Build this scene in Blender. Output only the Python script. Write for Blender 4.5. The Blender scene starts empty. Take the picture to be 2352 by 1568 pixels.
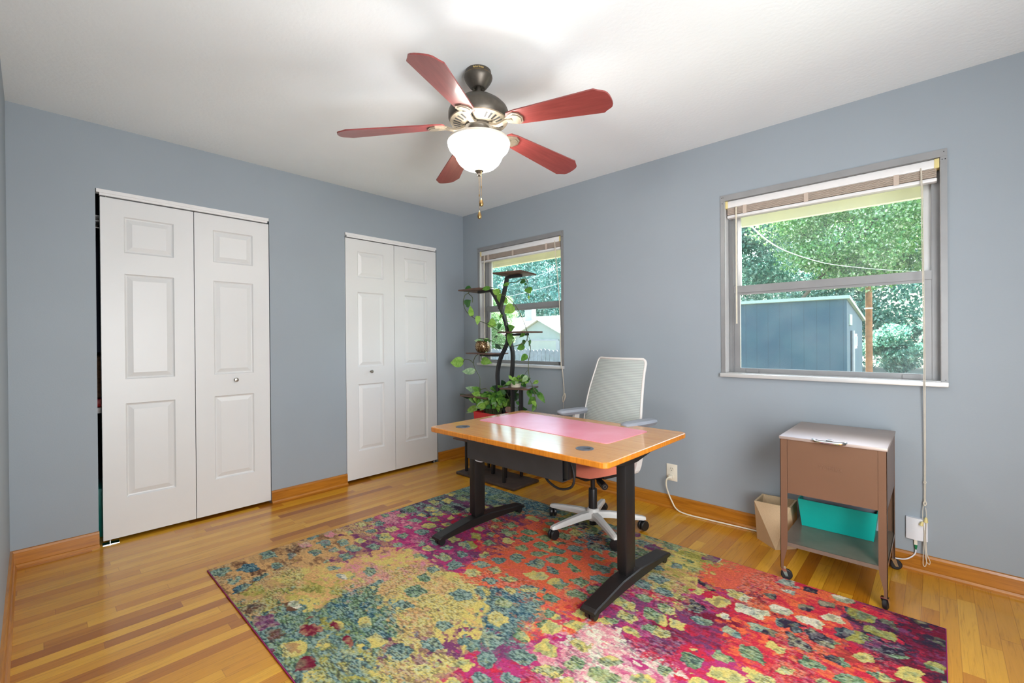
import bpy, bmesh, math, random
import numpy as np
from mathutils import Vector, Matrix
R = math.radians
col = bpy.context.scene.collection
sc = bpy.context.scene
random.seed(7)

# ------------------------------------------------------------------ camera
def make_camera():
    yaw, pit, rol, f = 0.754081667, -0.00325033717, -0.00796384059, 1037.205
    F = Vector((-math.sin(yaw)*math.cos(pit), math.cos(yaw)*math.cos(pit), math.sin(pit)))
    Rt = Vector((math.cos(yaw), math.sin(yaw), 0)); U = Rt.cross(F)
    R2 = math.cos(rol)*Rt + math.sin(rol)*U; U2 = -math.sin(rol)*Rt + math.cos(rol)*U
    cd = bpy.data.cameras.new('camera'); cam = bpy.data.objects.new('camera', cd); col.objects.link(cam)
    cd.sensor_width = 36; cd.lens = 36*f/2352; cd.clip_start = 0.02; cd.clip_end = 500
    m = Matrix.Identity(4)
    for i in range(3):
        m[i][0] = R2[i]; m[i][1] = U2[i]; m[i][2] = -F[i]
    m[0][3], m[1][3], m[2][3] = 3.5277, -3.0356, 1.17337
    cam.matrix_world = m
    sc.camera = cam
make_camera()

# ------------------------------------------------------------------ world, sun, exposure
EXPO = 0.98
sc.view_settings.view_transform = 'Standard'; sc.view_settings.look = 'None'
sc.view_settings.gamma = 1; sc.view_settings.use_curve_mapping = False
sc.view_settings.exposure = EXPO
W = bpy.data.worlds.new('world'); sc.world = W; W.use_nodes = True
wn = W.node_tree; bg = wn.nodes['Background']
sky = wn.nodes.new('ShaderNodeTexSky'); sky.sky_type = 'NISHITA'; sky.sun_disc = False
sky.sun_elevation = R(58); sky.sun_rotation = R(20); sky.air_density = 1.2; sky.dust_density = 2.0
wn.links.new(sky.outputs[0], bg.inputs[0]); bg.inputs[1].default_value = 0.68
sun = bpy.data.lights.new('sun', 'SUN'); sun.energy = 30.0; sun.angle = R(0.6); sun.color = (1, .95, .86)
so = bpy.data.objects.new('sun', sun); col.objects.link(so)
so.rotation_euler = Vector((0.38, -0.58, -1.15)).to_track_quat('-Z', 'Y').to_euler()
so.location = (-3, 6, 12)
# unseen area fill light added by the right wall to brighten the room
def area(name, loc, direction, sx, sy, power, color):
    l = bpy.data.lights.new(name, 'AREA'); l.shape = 'RECTANGLE'; l.size = sx; l.size_y = sy; l.energy = power; l.color = color
    o = bpy.data.objects.new(name, l); col.objects.link(o); o.location = loc
    o.rotation_euler = Vector(direction).to_track_quat('-Z', 'Z').to_euler(); return o
FILL_W = 60.0
area('fill_light', (4.2, -2.1, 1.1), (-1, 0.30, -0.05), 1.5, 1.7, FILL_W, (.97, .985, 1))
sc.cycles.use_denoising = True
sc.cycles.max_bounces = 10; sc.cycles.diffuse_bounces = 5; sc.cycles.glossy_bounces = 4
sc.cycles.transparent_max_bounces = 12; sc.cycles.transmission_bounces = 6
sc.cycles.sample_clamp_indirect = 6.0; sc.cycles.caustics_reflective = False; sc.cycles.caustics_refractive = False

# ------------------------------------------------------------------ materials
def srgb(r, g, b):
    f = lambda c: (c/255/12.92) if c/255 <= .04045 else ((c/255+.055)/1.055)**2.4
    return (f(r), f(g), f(b), 1)
class NT:
    def __init__(s, name):
        s.m = bpy.data.materials.new(name); s.m.use_nodes = True; s.t = s.m.node_tree
        s.b = s.t.nodes['Principled BSDF']; s.out = s.t.nodes['Material Output']
    def n(s, typ, **kw):
        nd = s.t.nodes.new(typ)
        for k, v in kw.items(): setattr(nd, k, v)
        return nd
    def l(s, a, b): s.t.links.new(a, b)
    def coord(s, scale=(1, 1, 1), kind='Object'):
        tc = s.n('ShaderNodeTexCoord'); mp = s.n('ShaderNodeMapping'); mp.inputs['Scale'].default_value = scale
        s.l(tc.outputs[kind], mp.inputs['Vector']); return mp.outputs[0]
    def noise(s, vec, scale, detail=3, rough=.5, dist=0):
        nd = s.n('ShaderNodeTexNoise'); nd.inputs['Scale'].default_value = scale; nd.inputs['Detail'].default_value = detail
        nd.inputs['Roughness'].default_value = rough; nd.inputs['Distortion'].default_value = dist
        s.l(vec, nd.inputs['Vector']); return nd
    def ramp(s, fac, stops):
        nd = s.n('ShaderNodeValToRGB'); e = nd.color_ramp.elements
        while len(e) < len(stops): e.new(.5)
        for i, (p, c) in enumerate(stops): e[i].position = p; e[i].color = c
        s.l(fac, nd.inputs[0]); return nd.outputs[0]
    def math(s, op, a, b=None):
        nd = s.n('ShaderNodeMath', operation=op)
        for i, v in enumerate((a, b)):
            if v is None: continue
            if isinstance(v, (int, float)): nd.inputs[i].default_value = v
            else: s.l(v, nd.inputs[i])
        return nd.outputs[0]
    def bump(s, h, strength, dist=.01):
        nd = s.n('ShaderNodeBump'); nd.inputs['Strength'].default_value = strength; nd.inputs['Distance'].default_value = dist
        s.l(h, nd.inputs['Height']); s.l(nd.outputs[0], s.b.inputs['Normal'])
MATS = {}
def mat(name, c, rough=.5, metal=0, var=.06, nscale=30, bump=0, bscale=200, spec=None, **kw):
    if name in MATS: return MATS[name]
    t = NT(name); v = t.coord()
    nz = t.noise(v, nscale, 4)
    lo = tuple(max(0, x*(1-var)) for x in c[:3])+(1,); hi = tuple(min(1, x*(1+var)) for x in c[:3])+(1,)
    t.l(t.ramp(nz.outputs['Fac'], [(.3, lo), (.7, hi)]), t.b.inputs['Base Color'])
    t.b.inputs['Roughness'].default_value = rough; t.b.inputs['Metallic'].default_value = metal
    if spec is not None: t.b.inputs['Specular IOR Level'].default_value = spec
    if bump: t.bump(t.noise(v, bscale, 2).outputs['Fac'], bump, .002)
    for k, x in kw.items(): t.b.inputs[k].default_value = x
    MATS[name] = t.m; return t.m
M = {}
M['wall'] = mat('wall_paint', srgb(150, 160, 168), .55, var=.02, nscale=2.5, bump=.12, bscale=140)
M['ceiling'] = mat('ceiling_paint', srgb(234, 241, 244), .7, var=.015, nscale=3, bump=.5, bscale=55)
M['white_door'] = mat('white_door_paint', srgb(219, 220, 220), .35, var=.01, nscale=6, bump=.05, bscale=80)
M['jamb'] = mat('dark_jamb_paint', srgb(120, 130, 142), .5)
M['dark'] = mat('closet_dark_grey', srgb(70, 72, 76), .8)  # flat dark grey for the closet interior walls
M['black_metal'] = mat('black_powder_coated_steel', srgb(24, 22, 22), .42, bump=.2, bscale=400)
M['black_plastic'] = mat('black_plastic', srgb(26, 26, 28), .4)
M['tray'] = mat('charcoal_tray_steel', srgb(56, 56, 58), .5, var=.12, nscale=14)
M['white_metal'] = mat('white_enamel', srgb(228, 228, 228), .35, var=.02)
M['alu'] = mat('grey_aluminium', srgb(148, 149, 150), .45, .35, var=.06, nscale=9)
M['alu_light'] = mat('light_aluminium', srgb(214, 215, 214), .28, .3, var=.04, nscale=9)
M['bronze'] = mat('dark_bronze', srgb(92, 86, 78), .42, .7, var=.1, nscale=40)
M['iron'] = mat('antiqued_bronze_casting', srgb(150, 138, 120), .4, .6, var=.12, nscale=60)
M['brass'] = mat('aged_brass', srgb(150, 122, 78), .3, .9)
M['nickel'] = mat('brushed_nickel', srgb(170, 165, 155), .3, .9)
M['chrome'] = mat('chrome', srgb(220, 222, 226), .12, 1)
M['cream'] = mat('cream_plastic', srgb(226, 218, 196), .4)
M['slat'] = mat('tan_blind_slats', srgb(196, 180, 166), .5, var=.05)
M['yellow_plastic'] = mat('yellowed_plastic', srgb(222, 206, 140), .4)
M['cord'] = mat('cream_cord', srgb(214, 206, 190), .7, bump=.3, bscale=900)
M['mauve'] = mat('mauve_brown_steel', srgb(118, 87, 67), .34, .15, var=.03, nscale=5)
M['mauve_top'] = mat('brushed_mauve_steel', srgb(172, 156, 148), .42, .3, var=.04, nscale=5)
M['rubber'] = mat('black_rubber', srgb(24, 24, 26), .5)
M['teal'] = mat('teal_plastic', srgb(14, 170, 158), .38, var=.02)
M['red_plastic'] = mat('red_plastic', srgb(190, 24, 28), .4, var=.03)
M['kraft'] = mat('speckled_kraft_fibre', srgb(196, 172, 138), .8, var=.07, nscale=260)
M['salmon'] = mat('salmon_upholstery', srgb(226, 132, 108), .85, var=.05, nscale=300, bump=.3, bscale=600)
M['chair_white'] = mat('light_grey_plastic', srgb(214, 212, 208), .4, var=.02)
M['chair_pad'] = mat('grey_arm_pad', srgb(146, 152, 162), .5, var=.03)
M['wood_dark'] = mat('rustic_brown_board', srgb(86, 62, 50), .55, var=.3, nscale=18)
M['stand_base'] = mat('dark_walnut_board', srgb(66, 54, 48), .5, var=.3, nscale=14)
M['ivory'] = mat('ivory_wall_plate', srgb(230, 224, 208), .35, var=.01)
M['white_plastic'] = mat('white_plastic', srgb(228, 230, 236), .4, var=.01)
M['green_plug'] = mat('green_connector', srgb(30, 130, 84), .4)
M['soil'] = mat('potting_soil', srgb(60, 46, 36), .95, var=.4, nscale=120)
M['vine'] = mat('vine_stem', srgb(78, 88, 52), .6, var=.2, nscale=60)
M['shed_trim'] = mat('pale_shed_trim', srgb(150, 166, 154), .6)
M['roof_white'] = mat('pale_shingle_roof', srgb(225, 222, 222), .8, var=.06, nscale=3)
M['garage_paint'] = mat('pale_green_stucco', srgb(146, 154, 146), .8, var=.03, nscale=2)
M['garage_door'] = mat('cream_garage_door', srgb(160, 162, 148), .6, var=.03)
M['fence'] = mat('weathered_fence_board', srgb(122, 126, 128), .8, var=.18, nscale=6)
M['pole'] = mat('brown_pole_wood', srgb(150, 100, 64), .8, var=.25, nscale=8)
M['eave'] = mat('cream_eave_paint', srgb(246, 240, 212), .7, var=.03, nscale=3)
M['grass'] = mat('lawn_grass', srgb(92, 90, 72), .9, var=.25, nscale=3)
M['wire'] = mat('overhead_wire', srgb(215, 220, 220), .5)
M['lace'] = mat('gold_glass', srgb(150, 120, 84), .3, .5, var=.1)
M['navy'] = mat('navy_cloth', srgb(30, 38, 56), .9, bump=.3, bscale=120)
M['brown_cloth'] = mat('brown_pattern_cloth', srgb(92, 66, 46), .9, var=.5, nscale=60)

def wood_floor():
    t = NT('honey_oak_strip_floor'); v = t.coord()
    sep = t.n('ShaderNodeSeparateXYZ'); t.l(v, sep.inputs[0])
    X = t.math('DIVIDE', sep.outputs[0], .057); row = t.math('FLOOR', X); fx = t.math('FRACT', X)
    wn_ = t.n('ShaderNodeTexWhiteNoise', noise_dimensions='1D'); t.l(row, wn_.inputs['W'])
    L = t.math('ADD', t.math('MULTIPLY', wn_.outputs['Value'], .55), .55)
    off = t.math('MULTIPLY', wn_.outputs['Value'], 37.7)
    Y = t.math('DIVIDE', t.math('ADD', sep.outputs[1], off), L); bd = t.math('FLOOR', Y); fy = t.math('FRACT', Y)
    cb = t.n('ShaderNodeCombineXYZ'); t.l(row, cb.inputs[0]); t.l(bd, cb.inputs[1])
    w2 = t.n('ShaderNodeTexWhiteNoise', noise_dimensions='2D'); t.l(cb.outputs[0], w2.inputs['Vector'])
    base = t.ramp(w2.outputs['Value'], [(0, srgb(160, 94, 18)), (.12, srgb(190, 124, 26)), (.5, srgb(208, 148, 36)), (.85, srgb(222, 166, 50)), (1, srgb(188, 120, 28))])
    # grain: noise stretched along the board, shifted per board
    addv = t.n('ShaderNodeVectorMath', operation='ADD'); t.l(v, addv.inputs[0])
    sc3 = t.n('ShaderNodeVectorMath', operation='SCALE'); t.l(w2.outputs['Color'], sc3.inputs[0]); sc3.inputs['Scale'].default_value = 9
    t.l(sc3.outputs[0], addv.inputs[1])
    mp = t.n('ShaderNodeMapping'); mp.inputs['Scale'].default_value = (46, 2.6, 1); t.l(addv.outputs[0], mp.inputs[0])
    g = t.noise(mp.outputs[0], 1.6, 6, .62, 1.2)
    mix = t.n('ShaderNodeMix', data_type='RGBA', blend_type='MULTIPLY'); mix.inputs[0].default_value = .75
    t.l(base, mix.inputs[6]); t.l(t.ramp(g.outputs['Fac'], [(.27, (.50, .40, .30, 1)), (.46, (.92, .89, .82, 1)), (.75, (1.06, 1.03, 1.0, 1))]), mix.inputs[7])
    gap = t.math('MINIMUM', t.math('MINIMUM', fx, t.math('SUBTRACT', 1, fx)), t.math('MULTIPLY', t.math('MINIMUM', fy, t.math('SUBTRACT', 1, fy)), 14))
    edge = t.ramp(gap, [(.0, (.55, .46, .38, 1)), (.03, (1, 1, 1, 1))])
    mix2 = t.n('ShaderNodeMix', data_type='RGBA', blend_type='MULTIPLY'); mix2.inputs[0].default_value = .8
    t.l(mix.outputs[2], mix2.inputs[6]); t.l(edge, mix2.inputs[7]); t.l(mix2.outputs[2], t.b.inputs['Base Color'])
    t.b.inputs['Roughness'].default_value = .26; t.b.inputs['Coat Weight'].default_value = .22; t.b.inputs['Coat Roughness'].default_value = .09
    t.bump(g.outputs['Fac'], .06, .002)
    return t.m
def grain_wood(name, c1, c2, scale, rough=.35, coat=0, nsc=1.5, axis_bump=.04):
    t = NT(name); v = t.coord(scale); g = t.noise(v, nsc, 6, .6, .8)
    t.l(t.ramp(g.outputs['Fac'], [(.28, c1), (.72, c2)]), t.b.inputs['Base Color'])
    t.b.inputs['Roughness'].default_value = rough; t.b.inputs['Coat Weight'].default_value = coat; t.b.inputs['Coat Roughness'].default_value = .12
    t.bump(g.outputs['Fac'], axis_bump, .002); return t.m
M['floor'] = wood_floor()
M['base_x'] = grain_wood('honey_baseboard_wood', srgb(150, 90, 18), srgb(190, 124, 36), (3, 30, 40), .35, .2)
M['base_y'] = grain_wood('honey_baseboard_wood_b', srgb(150, 90, 18), srgb(190, 124, 36), (30, 3, 40), .35, .2)
M['bamboo'] = grain_wood('caramel_bamboo', srgb(190, 126, 60), srgb(214, 156, 88), (2.2, 60, 60), .22, .5)
M['bamboo_edge'] = grain_wood('orange_bamboo_edge', srgb(176, 98, 14), srgb(222, 142, 44), (70, 70, 3), .3, .3)
M['cherry'] = grain_wood('red_cherry_blade', srgb(118, 48, 46), srgb(146, 68, 64), (4, 40, 40), .35, .35, 1.2)
def mat_mat():
    t = NT('pink_desk_mat'); v = t.coord()
    t.l(t.ramp(t.noise(v, 5, 4, .5, .6).outputs['Fac'], [(.3, srgb(226, 132, 150)), (.7, srgb(236, 158, 176))]), t.b.inputs['Base Color'])
    t.b.inputs['Roughness'].default_value = .32; return t.m
M['pink'] = mat_mat()
def glass_mat():
    t = NT('window_glass'); tr = t.n('ShaderNodeBsdfTransparent'); tr.inputs[0].default_value = (.93, .97, .96, 1)
    gl = t.n('ShaderNodeBsdfGlossy'); gl.inputs['Roughness'].default_value = .02
    df = t.n('ShaderNodeBsdfDiffuse'); df.inputs[0].default_value = (.7, .8, .85, 1)
    fr = t.n('ShaderNodeFresnel'); fr.inputs[0].default_value = 1.35
    m1 = t.n('ShaderNodeMixShader'); t.l(fr.outputs[0], m1.inputs[0]); t.l(tr.outputs[0], m1.inputs[1]); t.l(gl.outputs[0], m1.inputs[2])
    m2 = t.n('ShaderNodeMixShader'); t.l(t.ramp(t.noise(t.coord(), 4, 3).outputs['Fac'], [(.35, (.02,)*3+(1,)), (.75, (.10,)*3+(1,))]), m2.inputs[0])
    t.l(m1.outputs[0], m2.inputs[1]); t.l(df.outputs[0], m2.inputs[2]); t.l(m2.outputs[0], t.out.inputs[0]); return t.m
M['glass'] = glass_mat()
def emis(name, c, s, var=.0):
    t = NT(name); t.b.inputs['Base Color'].default_value = (.9, .88, .82, 1)
    t.b.inputs['Emission Color'].default_value = c; t.b.inputs['Emission Strength'].default_value = s
    t.b.inputs['Roughness'].default_value = .3
    return t.m
def leaf_mat(name, c1, c2, trans=.35, scale=40, rough=.45, hi=None):
    t = NT(name); v = t.coord(); nz = t.noise(v, scale, 3)
    c = t.ramp(nz.outputs['Fac'], [(.35, c1), (.65, c2)] if hi is None else [(.36, c1), (.52, c2), (.62, hi)])  # hi puts sun glints into the leaf colour as pale patches
    t.l(c, t.b.inputs['Base Color']); t.b.inputs['Roughness'].default_value = rough
    tl = t.n('ShaderNodeBsdfTranslucent'); t.l(c, tl.inputs[0])
    mx = t.n('ShaderNodeMixShader'); mx.inputs[0].default_value = trans
    t.l(t.b.outputs[0], mx.inputs[1]); t.l(tl.outputs[0], mx.inputs[2]); t.l(mx.outputs[0], t.out.inputs[0]); return t.m
LEAFM = [leaf_mat('light_pothos_leaf', srgb(122, 170, 62), srgb(160, 200, 96)), leaf_mat('green_pothos_leaf', srgb(74, 128, 44), srgb(112, 160, 66)),
         leaf_mat('deep_green_pothos_leaf', srgb(44, 92, 40), srgb(72, 122, 56)), leaf_mat('dark_green_leaf', srgb(40, 66, 44), srgb(58, 88, 58)),  # last on this line is the darkest leaf tone
         leaf_mat('pale_variegated_leaf', srgb(140, 176, 128), srgb(182, 208, 160))]
TREE1 = leaf_mat('sunlit_tree_leaf', srgb(76, 134, 80), srgb(140, 188, 104), .5, 9, .3, srgb(242, 247, 228))  # crown shadow and white sun glints are painted into these tones
TREE3 = leaf_mat('bluish_tree_leaf', srgb(72, 140, 136), srgb(128, 186, 168), .5, 2, .35, srgb(230, 244, 242))
TREE2 = leaf_mat('blue_green_tree_leaf', srgb(56, 112, 98), srgb(106, 160, 138), .45, 5, .35, srgb(196, 222, 210))

# ------------------------------------------------------------------ mesh builder
class B:
    def __init__(s): s.v = []; s.f = []; s.sm = []
    def add(s, vs, fs, mtx=None, smooth=False):
        n = len(s.v)
        for p in vs:
            p = Vector(p)
            if mtx is not None: p = mtx @ p
            s.v.append(tuple(p))
        for f in fs: s.f.append(tuple(n+i for i in f)); s.sm.append(smooth)
        return s
    def box(s, x0, x1, y0, y1, z0, z1, mtx=None):
        vs = [(x, y, z) for x in (x0, x1) for y in (y0, y1) for z in (z0, z1)]
        return s.add(vs, [(0, 1, 3, 2), (4, 6, 7, 5), (0, 4, 5, 1), (2, 3, 7, 6), (0, 2, 6, 4), (1, 5, 7, 3)], mtx)
    def rbox(s, x0, x1, y0, y1, z0, z1, r=.003, seg=2, mtx=None):
        bm = bmesh.new(); bmesh.ops.create_cube(bm, size=1)
        for v in bm.verts: v.co = Vector(((x0+x1)/2+v.co.x*(x1-x0), (y0+y1)/2+v.co.y*(y1-y0), (z0+z1)/2+v.co.z*(z1-z0)))
        bmesh.ops.bevel(bm, geom=bm.edges[:], offset=r, segments=seg, profile=.5, affect='EDGES')
        bm.verts.index_update()
        s.add([v.co.copy() for v in bm.verts], [[v.index for v in f.verts] for f in bm.faces], mtx, True); bm.free(); return s
    def prism(s, poly, z0, z1, mtx=None, smooth=False):
        n = len(poly)
        vs = [(x, y, z0) for x, y in poly]+[(x, y, z1) for x, y in poly]
        fs = [tuple(range(n))[::-1], tuple(range(n, 2*n))]+[(i, (i+1) % n, n+(i+1) % n, n+i) for i in range(n)]
        return s.add(vs, fs, mtx, smooth)
    def lathe(s, prof, n=32, mtx=None, smooth=True, cap=True):
        vs = []; fs = []
        for r, z in prof:
            for k in range(n):
                a = 2*math.pi*k/n; vs.append((r*math.cos(a), r*math.sin(a), z))
        for i in range(len(prof)-1):
            for k in range(n):
                a, b = i*n+k, i*n+(k+1) % n; fs.append((a, b, b+n, a+n))
        if cap:
            if prof[0][0] > 1e-5: fs.append(tuple(range(n))[::-1])
            if prof[-1][0] > 1e-5: fs.append(tuple(range((len(prof)-1)*n, len(prof)*n)))
        return s.add(vs, fs, mtx, smooth)
    def cyl(s, p0, p1, r0, r1=None, n=16, smooth=True):
        p0, p1 = Vector(p0), Vector(p1); r1 = r0 if r1 is None else r1; d = p1-p0
        m = Matrix.Translation(p0) @ d.to_track_quat('Z', 'Y').to_matrix().to_4x4()
        return s.lathe([(r0, 0), (r1, d.length)], n, m, smooth)
    def tube(s, pts, r, n=8, closed=False, res=1):
        pts = [Vector(p) for p in pts]
        if res > 1: pts = spline(pts, res)
        m = len(pts); vs = []; fs = []; up = None
        for i, p in enumerate(pts):
            d = (pts[min(i+1, m-1)]-pts[max(i-1, 0)])
            if d.length < 1e-9: d = Vector((0, 0, 1))
            d.normalize()
            if up is None: up = d.orthogonal().normalized()
            up = (up-d*up.dot(d));
            if up.length < 1e-6: up = d.orthogonal()
            up.normalize(); w = d.cross(up)
            rr = r[i*(len(r)-1)//max(1, m-1)] if isinstance(r, (list, tuple)) else r
            for k in range(n):
                a = 2*math.pi*k/n; vs.append(p+up*(rr*math.cos(a))+w*(rr*math.sin(a)))
        for i in range(m-1):
            for k in range(n):
                a, b = i*n+k, i*n+(k+1) % n; fs.append((a, b, b+n, a+n))
        fs.append(tuple(range(n))[::-1]); fs.append(tuple(range((m-1)*n, m*n)))
        return s.add(vs, fs, None, True)
    def rtube(s, pts, w, h, res=1, side=(0, 1, 0)):
        # rectangular tube: w along 'side', h across
        pts = [Vector(p) for p in pts]
        if res > 1: pts = spline(pts, res)
        side = Vector(side); vs = []; fs = []; m = len(pts)
        for i, p in enumerate(pts):
            d = (pts[min(i+1, m-1)]-pts[max(i-1, 0)]).normalized(); u = d.cross(side).normalized()
            for a, b in ((-1, -1), (1, -1), (1, 1), (-1, 1)): vs.append(p+side*(a*w/2)+u*(b*h/2))
        for i in range(m-1):
            for k in range(4):
                a, b = i*4+k, i*4+(k+1) % 4; fs.append((a, b, b+4, a+4))
        fs.append((3, 2, 1, 0)); fs.append(tuple(range((m-1)*4, m*4)))
        return s.add(vs, fs)
    def build(s, name, m, parent=None, local=False, origin=None, split=35):
        me = bpy.data.meshes.new(name); vs = s.v
        root = parent
        while root is not None and root.parent is not None: root = root.parent
        if root is not None and not local:
            inv = ROOTM[root.name].inverted(); vs = [tuple(inv @ Vector(p)) for p in vs]
        if origin is not None and root is None: vs = [tuple(Vector(p)-Vector(origin)) for p in vs]
        me.from_pydata(vs, [], s.f); me.polygons.foreach_set('use_smooth', s.sm); me.update()
        if split and any(s.sm):
            try: me.set_sharp_from_angle(angle=R(split))
            except Exception: pass
        if m is not None: me.materials.append(m)
        o = bpy.data.objects.new(name, me); col.objects.link(o)
        if parent is not None: o.parent = parent
        elif origin is not None: o.location = origin
        return o
ROOTM = {}
def spline(pts, res):
    out = []
    n = len(pts)
    for i in range(n-1):
        p0, p1, p2, p3 = pts[max(i-1, 0)], pts[i], pts[i+1], pts[min(i+2, n-1)]
        for k in range(res):
            t = k/res
            out.append(.5*((2*p1)+(p2-p0)*t+(2*p0-5*p1+4*p2-p3)*t*t+(3*p1-p0-3*p2+p3)*t**3))
    out.append(pts[-1]); return out
def tag(o, label, cat, group=None, kind=None):
    o['label'] = label; o['category'] = cat
    if group: o['group'] = group
    if kind: o['kind'] = kind
    return o
def thing(name, label, cat, loc, rz=0, group=None, kind=None):
    o = bpy.data.objects.new(name, None); col.objects.link(o); o.location = loc; o.rotation_euler = (0, 0, rz); o.empty_display_size = .05
    ROOTM[o.name] = Matrix.Translation(Vector(loc)) @ Matrix.Rotation(rz, 4, 'Z')
    if kind: o['kind'] = kind
    if label: o['label'] = label
    if cat: o['category'] = cat
    if group: o['group'] = group
    return o
def struct(o, label=None, cat=None):
    o['kind'] = 'structure'
    if label: o['label'] = label
    if cat: o['category'] = cat
    return o
def copy_thing(root, loc, rz=0, label=None):
    r = root.copy(); col.objects.link(r); r.location = loc; r.rotation_euler = (0, 0, rz)
    ROOTM[r.name] = Matrix.Translation(Vector(loc)) @ Matrix.Rotation(rz, 4, 'Z')
    if label: r['label'] = label
    for ch in list(root.children):
        c = ch.copy(); col.objects.link(c); c.parent = r
        for g in ch.children:
            d = g.copy(); col.objects.link(d); d.parent = c
    return r
def text_mesh(body, size, depth, font=None):
    cu = bpy.data.curves.new('t', 'FONT'); cu.body = body; cu.size = size; cu.extrude = depth; cu.align_x = 'CENTER'; cu.align_y = 'CENTER'
    o = bpy.data.objects.new('t', cu); col.objects.link(o)
    dg = bpy.context.evaluated_depsgraph_get(); me = bpy.data.meshes.new_from_object(o.evaluated_get(dg))
    vs = [v.co.copy() for v in me.vertices]; fs = [tuple(p.vertices) for p in me.polygons]
    bpy.data.objects.remove(o); bpy.data.meshes.remove(me); bpy.data.curves.remove(cu); return vs, fs

# ================================================================== THE ROOM
X1, Y0, H = 4.3, -3.12, 2.44
def wall_boxes(b, u0, u1, holes, put):
    us = sorted({u0, u1, *[h[0] for h in holes], *[h[1] for h in holes]})
    for a, c in zip(us[:-1], us[1:]):
        zs = [(0, H)]
        for h in holes:
            if h[0] <= a+1e-6 and h[1] >= c-1e-6: zs = [(0, h[2]), (h[3], H)]
        for z0, z1 in zs:
            if z1-z0 > 1e-4: put(b, a, c, z0, z1)
D1 = (-2.777, -1.846); D2 = (-1.272, -.340); DZ = 2.068
W1, W2 = .225, 2.523; WW = 1.047; WZ0, WZ1 = .932, 2.082
b = B(); wall_boxes(b, Y0, 0, [(D1[0], D1[1], 0, DZ), (D2[0], D2[1], 0, DZ)], lambda b, a, c, z0, z1: b.box(-.12, 0, a, c, z0, z1))
struct(b.build('wall_left', M['wall']), 'blue-grey wall with two white folding closet doors', 'wall')
b = B(); wall_boxes(b, -.12, X1, [(W1+.012, W1+WW-.012, WZ0+.012, WZ1-.012), (W2+.012, W2+WW-.012, WZ0+.012, WZ1-.012)], lambda b, a, c, z0, z1: b.box(a, c, 0, .14, z0, z1))
struct(b.build('wall_back', M['wall']), 'blue-grey wall with two windows', 'wall')
struct(B().box(-.12, X1, Y0-.12, Y0, 0, H).build('wall_near', M['wall']), 'blue-grey wall seen edge-on at the left', 'wall')
struct(B().box(X1, X1+.12, Y0-.12, .14, 0, H).build('wall_right', M['wall']))
struct(B().box(-.9, X1+.12, Y0-.12, .14, H, H+.1).build('ceiling', M['ceiling']), 'white textured ceiling', 'ceiling')
struct(B().box(-.9, X1+.12, Y0-.12, .14, -.1, 0).build('floor', M['floor']), 'honey oak strip floor', 'floor')
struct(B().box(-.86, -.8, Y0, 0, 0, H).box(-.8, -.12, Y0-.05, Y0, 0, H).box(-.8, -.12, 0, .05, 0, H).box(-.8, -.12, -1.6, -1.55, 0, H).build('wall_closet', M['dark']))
def baseboard(name, x0, x1, y0, y1, axis, side):
    # profile in (depth, z): tall board with eased top plus a shoe moulding
    prof = [(0, 0), (.024, 0), (.024, .008), (.018, .018), (.013, .02), (.013, .078), (.009, .088), (0, .09)]
    b = B()
    if axis == 'y':
        n = len(prof); vs = [(x0+side*d, y, z) for y in (y0, y1) for d, z in prof]
    else:
        n = len(prof); vs = [(x, y0+side*d, z) for x in (x0, x1) for d, z in prof]
    fs = [(i, (i+1) % n, n+(i+1) % n, n+i) for i in range(n)]+[tuple(range(n)), tuple(range(n, 2*n))]
    b.add(vs, fs); struct(b.build(name, M['base_'+axis]))
baseboard('baseboard_left', 0, 0, Y0, D1[0]+.002, 'y', 1)
baseboard('baseboard_left', 0, 0, D1[1]-.002, D2[0]+.002, 'y', 1)
baseboard('baseboard_left', 0, 0, D2[1]-.002, 0, 'y', 1)
baseboard('baseboard_back', .0, X1, 0, 0, 'x', -1)
baseboard('baseboard_near', .0, X1, Y0, Y0, 'x', 1)

# ---- folding closet doors
def panel_leaf(y0, y1, z0, z1, x):
    """face with three recessed raised panels, front face at x, thickness .034"""
    b = B(); T = .034; st = .115*(y1-y0)/.455 if False else .112
    h = z1-z0; pz = [(z0+.135*h/1, z0+.395*h), (z0+.475*h, z0+.795*h), (z0+.845*h, z0+.945*h)]
    pz = [(z0+.23, z0+.79), (z0+.935, z0+1.565), (z0+1.69, z0+1.905)]
    st = .105
    ya, yb = y0+st, y1-st
    def q(u0, u1, v0, v1, d=0): b.add([(x-d, u0, v0), (x-d, u1, v0), (x-d, u1, v1), (x-d, u0, v1)], [(0, 1, 2, 3)])
    q(y0, ya, z0, z1); q(yb, y1, z0, z1)
    zs = [z0]+[v for p in pz for v in p]+[z1]
    for i in range(0, len(zs), 2): q(ya, yb, zs[i], zs[i+1])
    def ring(a, c, e, g, d0, m, d1):
        o = [(a, e), (c, e), (c, g), (a, g)]; i_ = [(a+m, e+m), (c-m, e+m), (c-m, g-m), (a+m, g-m)]
        vs = [(x-d0, u, v) for u, v in o]+[(x-d1, u, v) for u, v in i_]
        b.add(vs, [(k, (k+1) % 4, 4+(k+1) % 4, 4+k) for k in range(4)])
    for e, g in pz:
        ring(ya, yb, e, g, 0, .007, .009); ring(ya+.007, yb-.007, e+.007, g-.007, .009, .006, .011)
        ring(ya+.013, yb-.013, e+.013, g-.013, .011, .026, .002)
        q(ya+.039, yb-.039, e+.039, g-.039, .002)
    b.add([(x-T, y0, z0), (x-T, y1, z0), (x-T, y1, z1), (x-T, y0, z1), (x, y0, z0), (x, y1, z0), (x, y1, z1), (x, y0, z1)],
          [(3, 2, 1, 0), (0, 1, 5, 4), (1, 2, 6, 5), (2, 3, 7, 6), (3, 0, 4, 7)])
    return b
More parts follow.
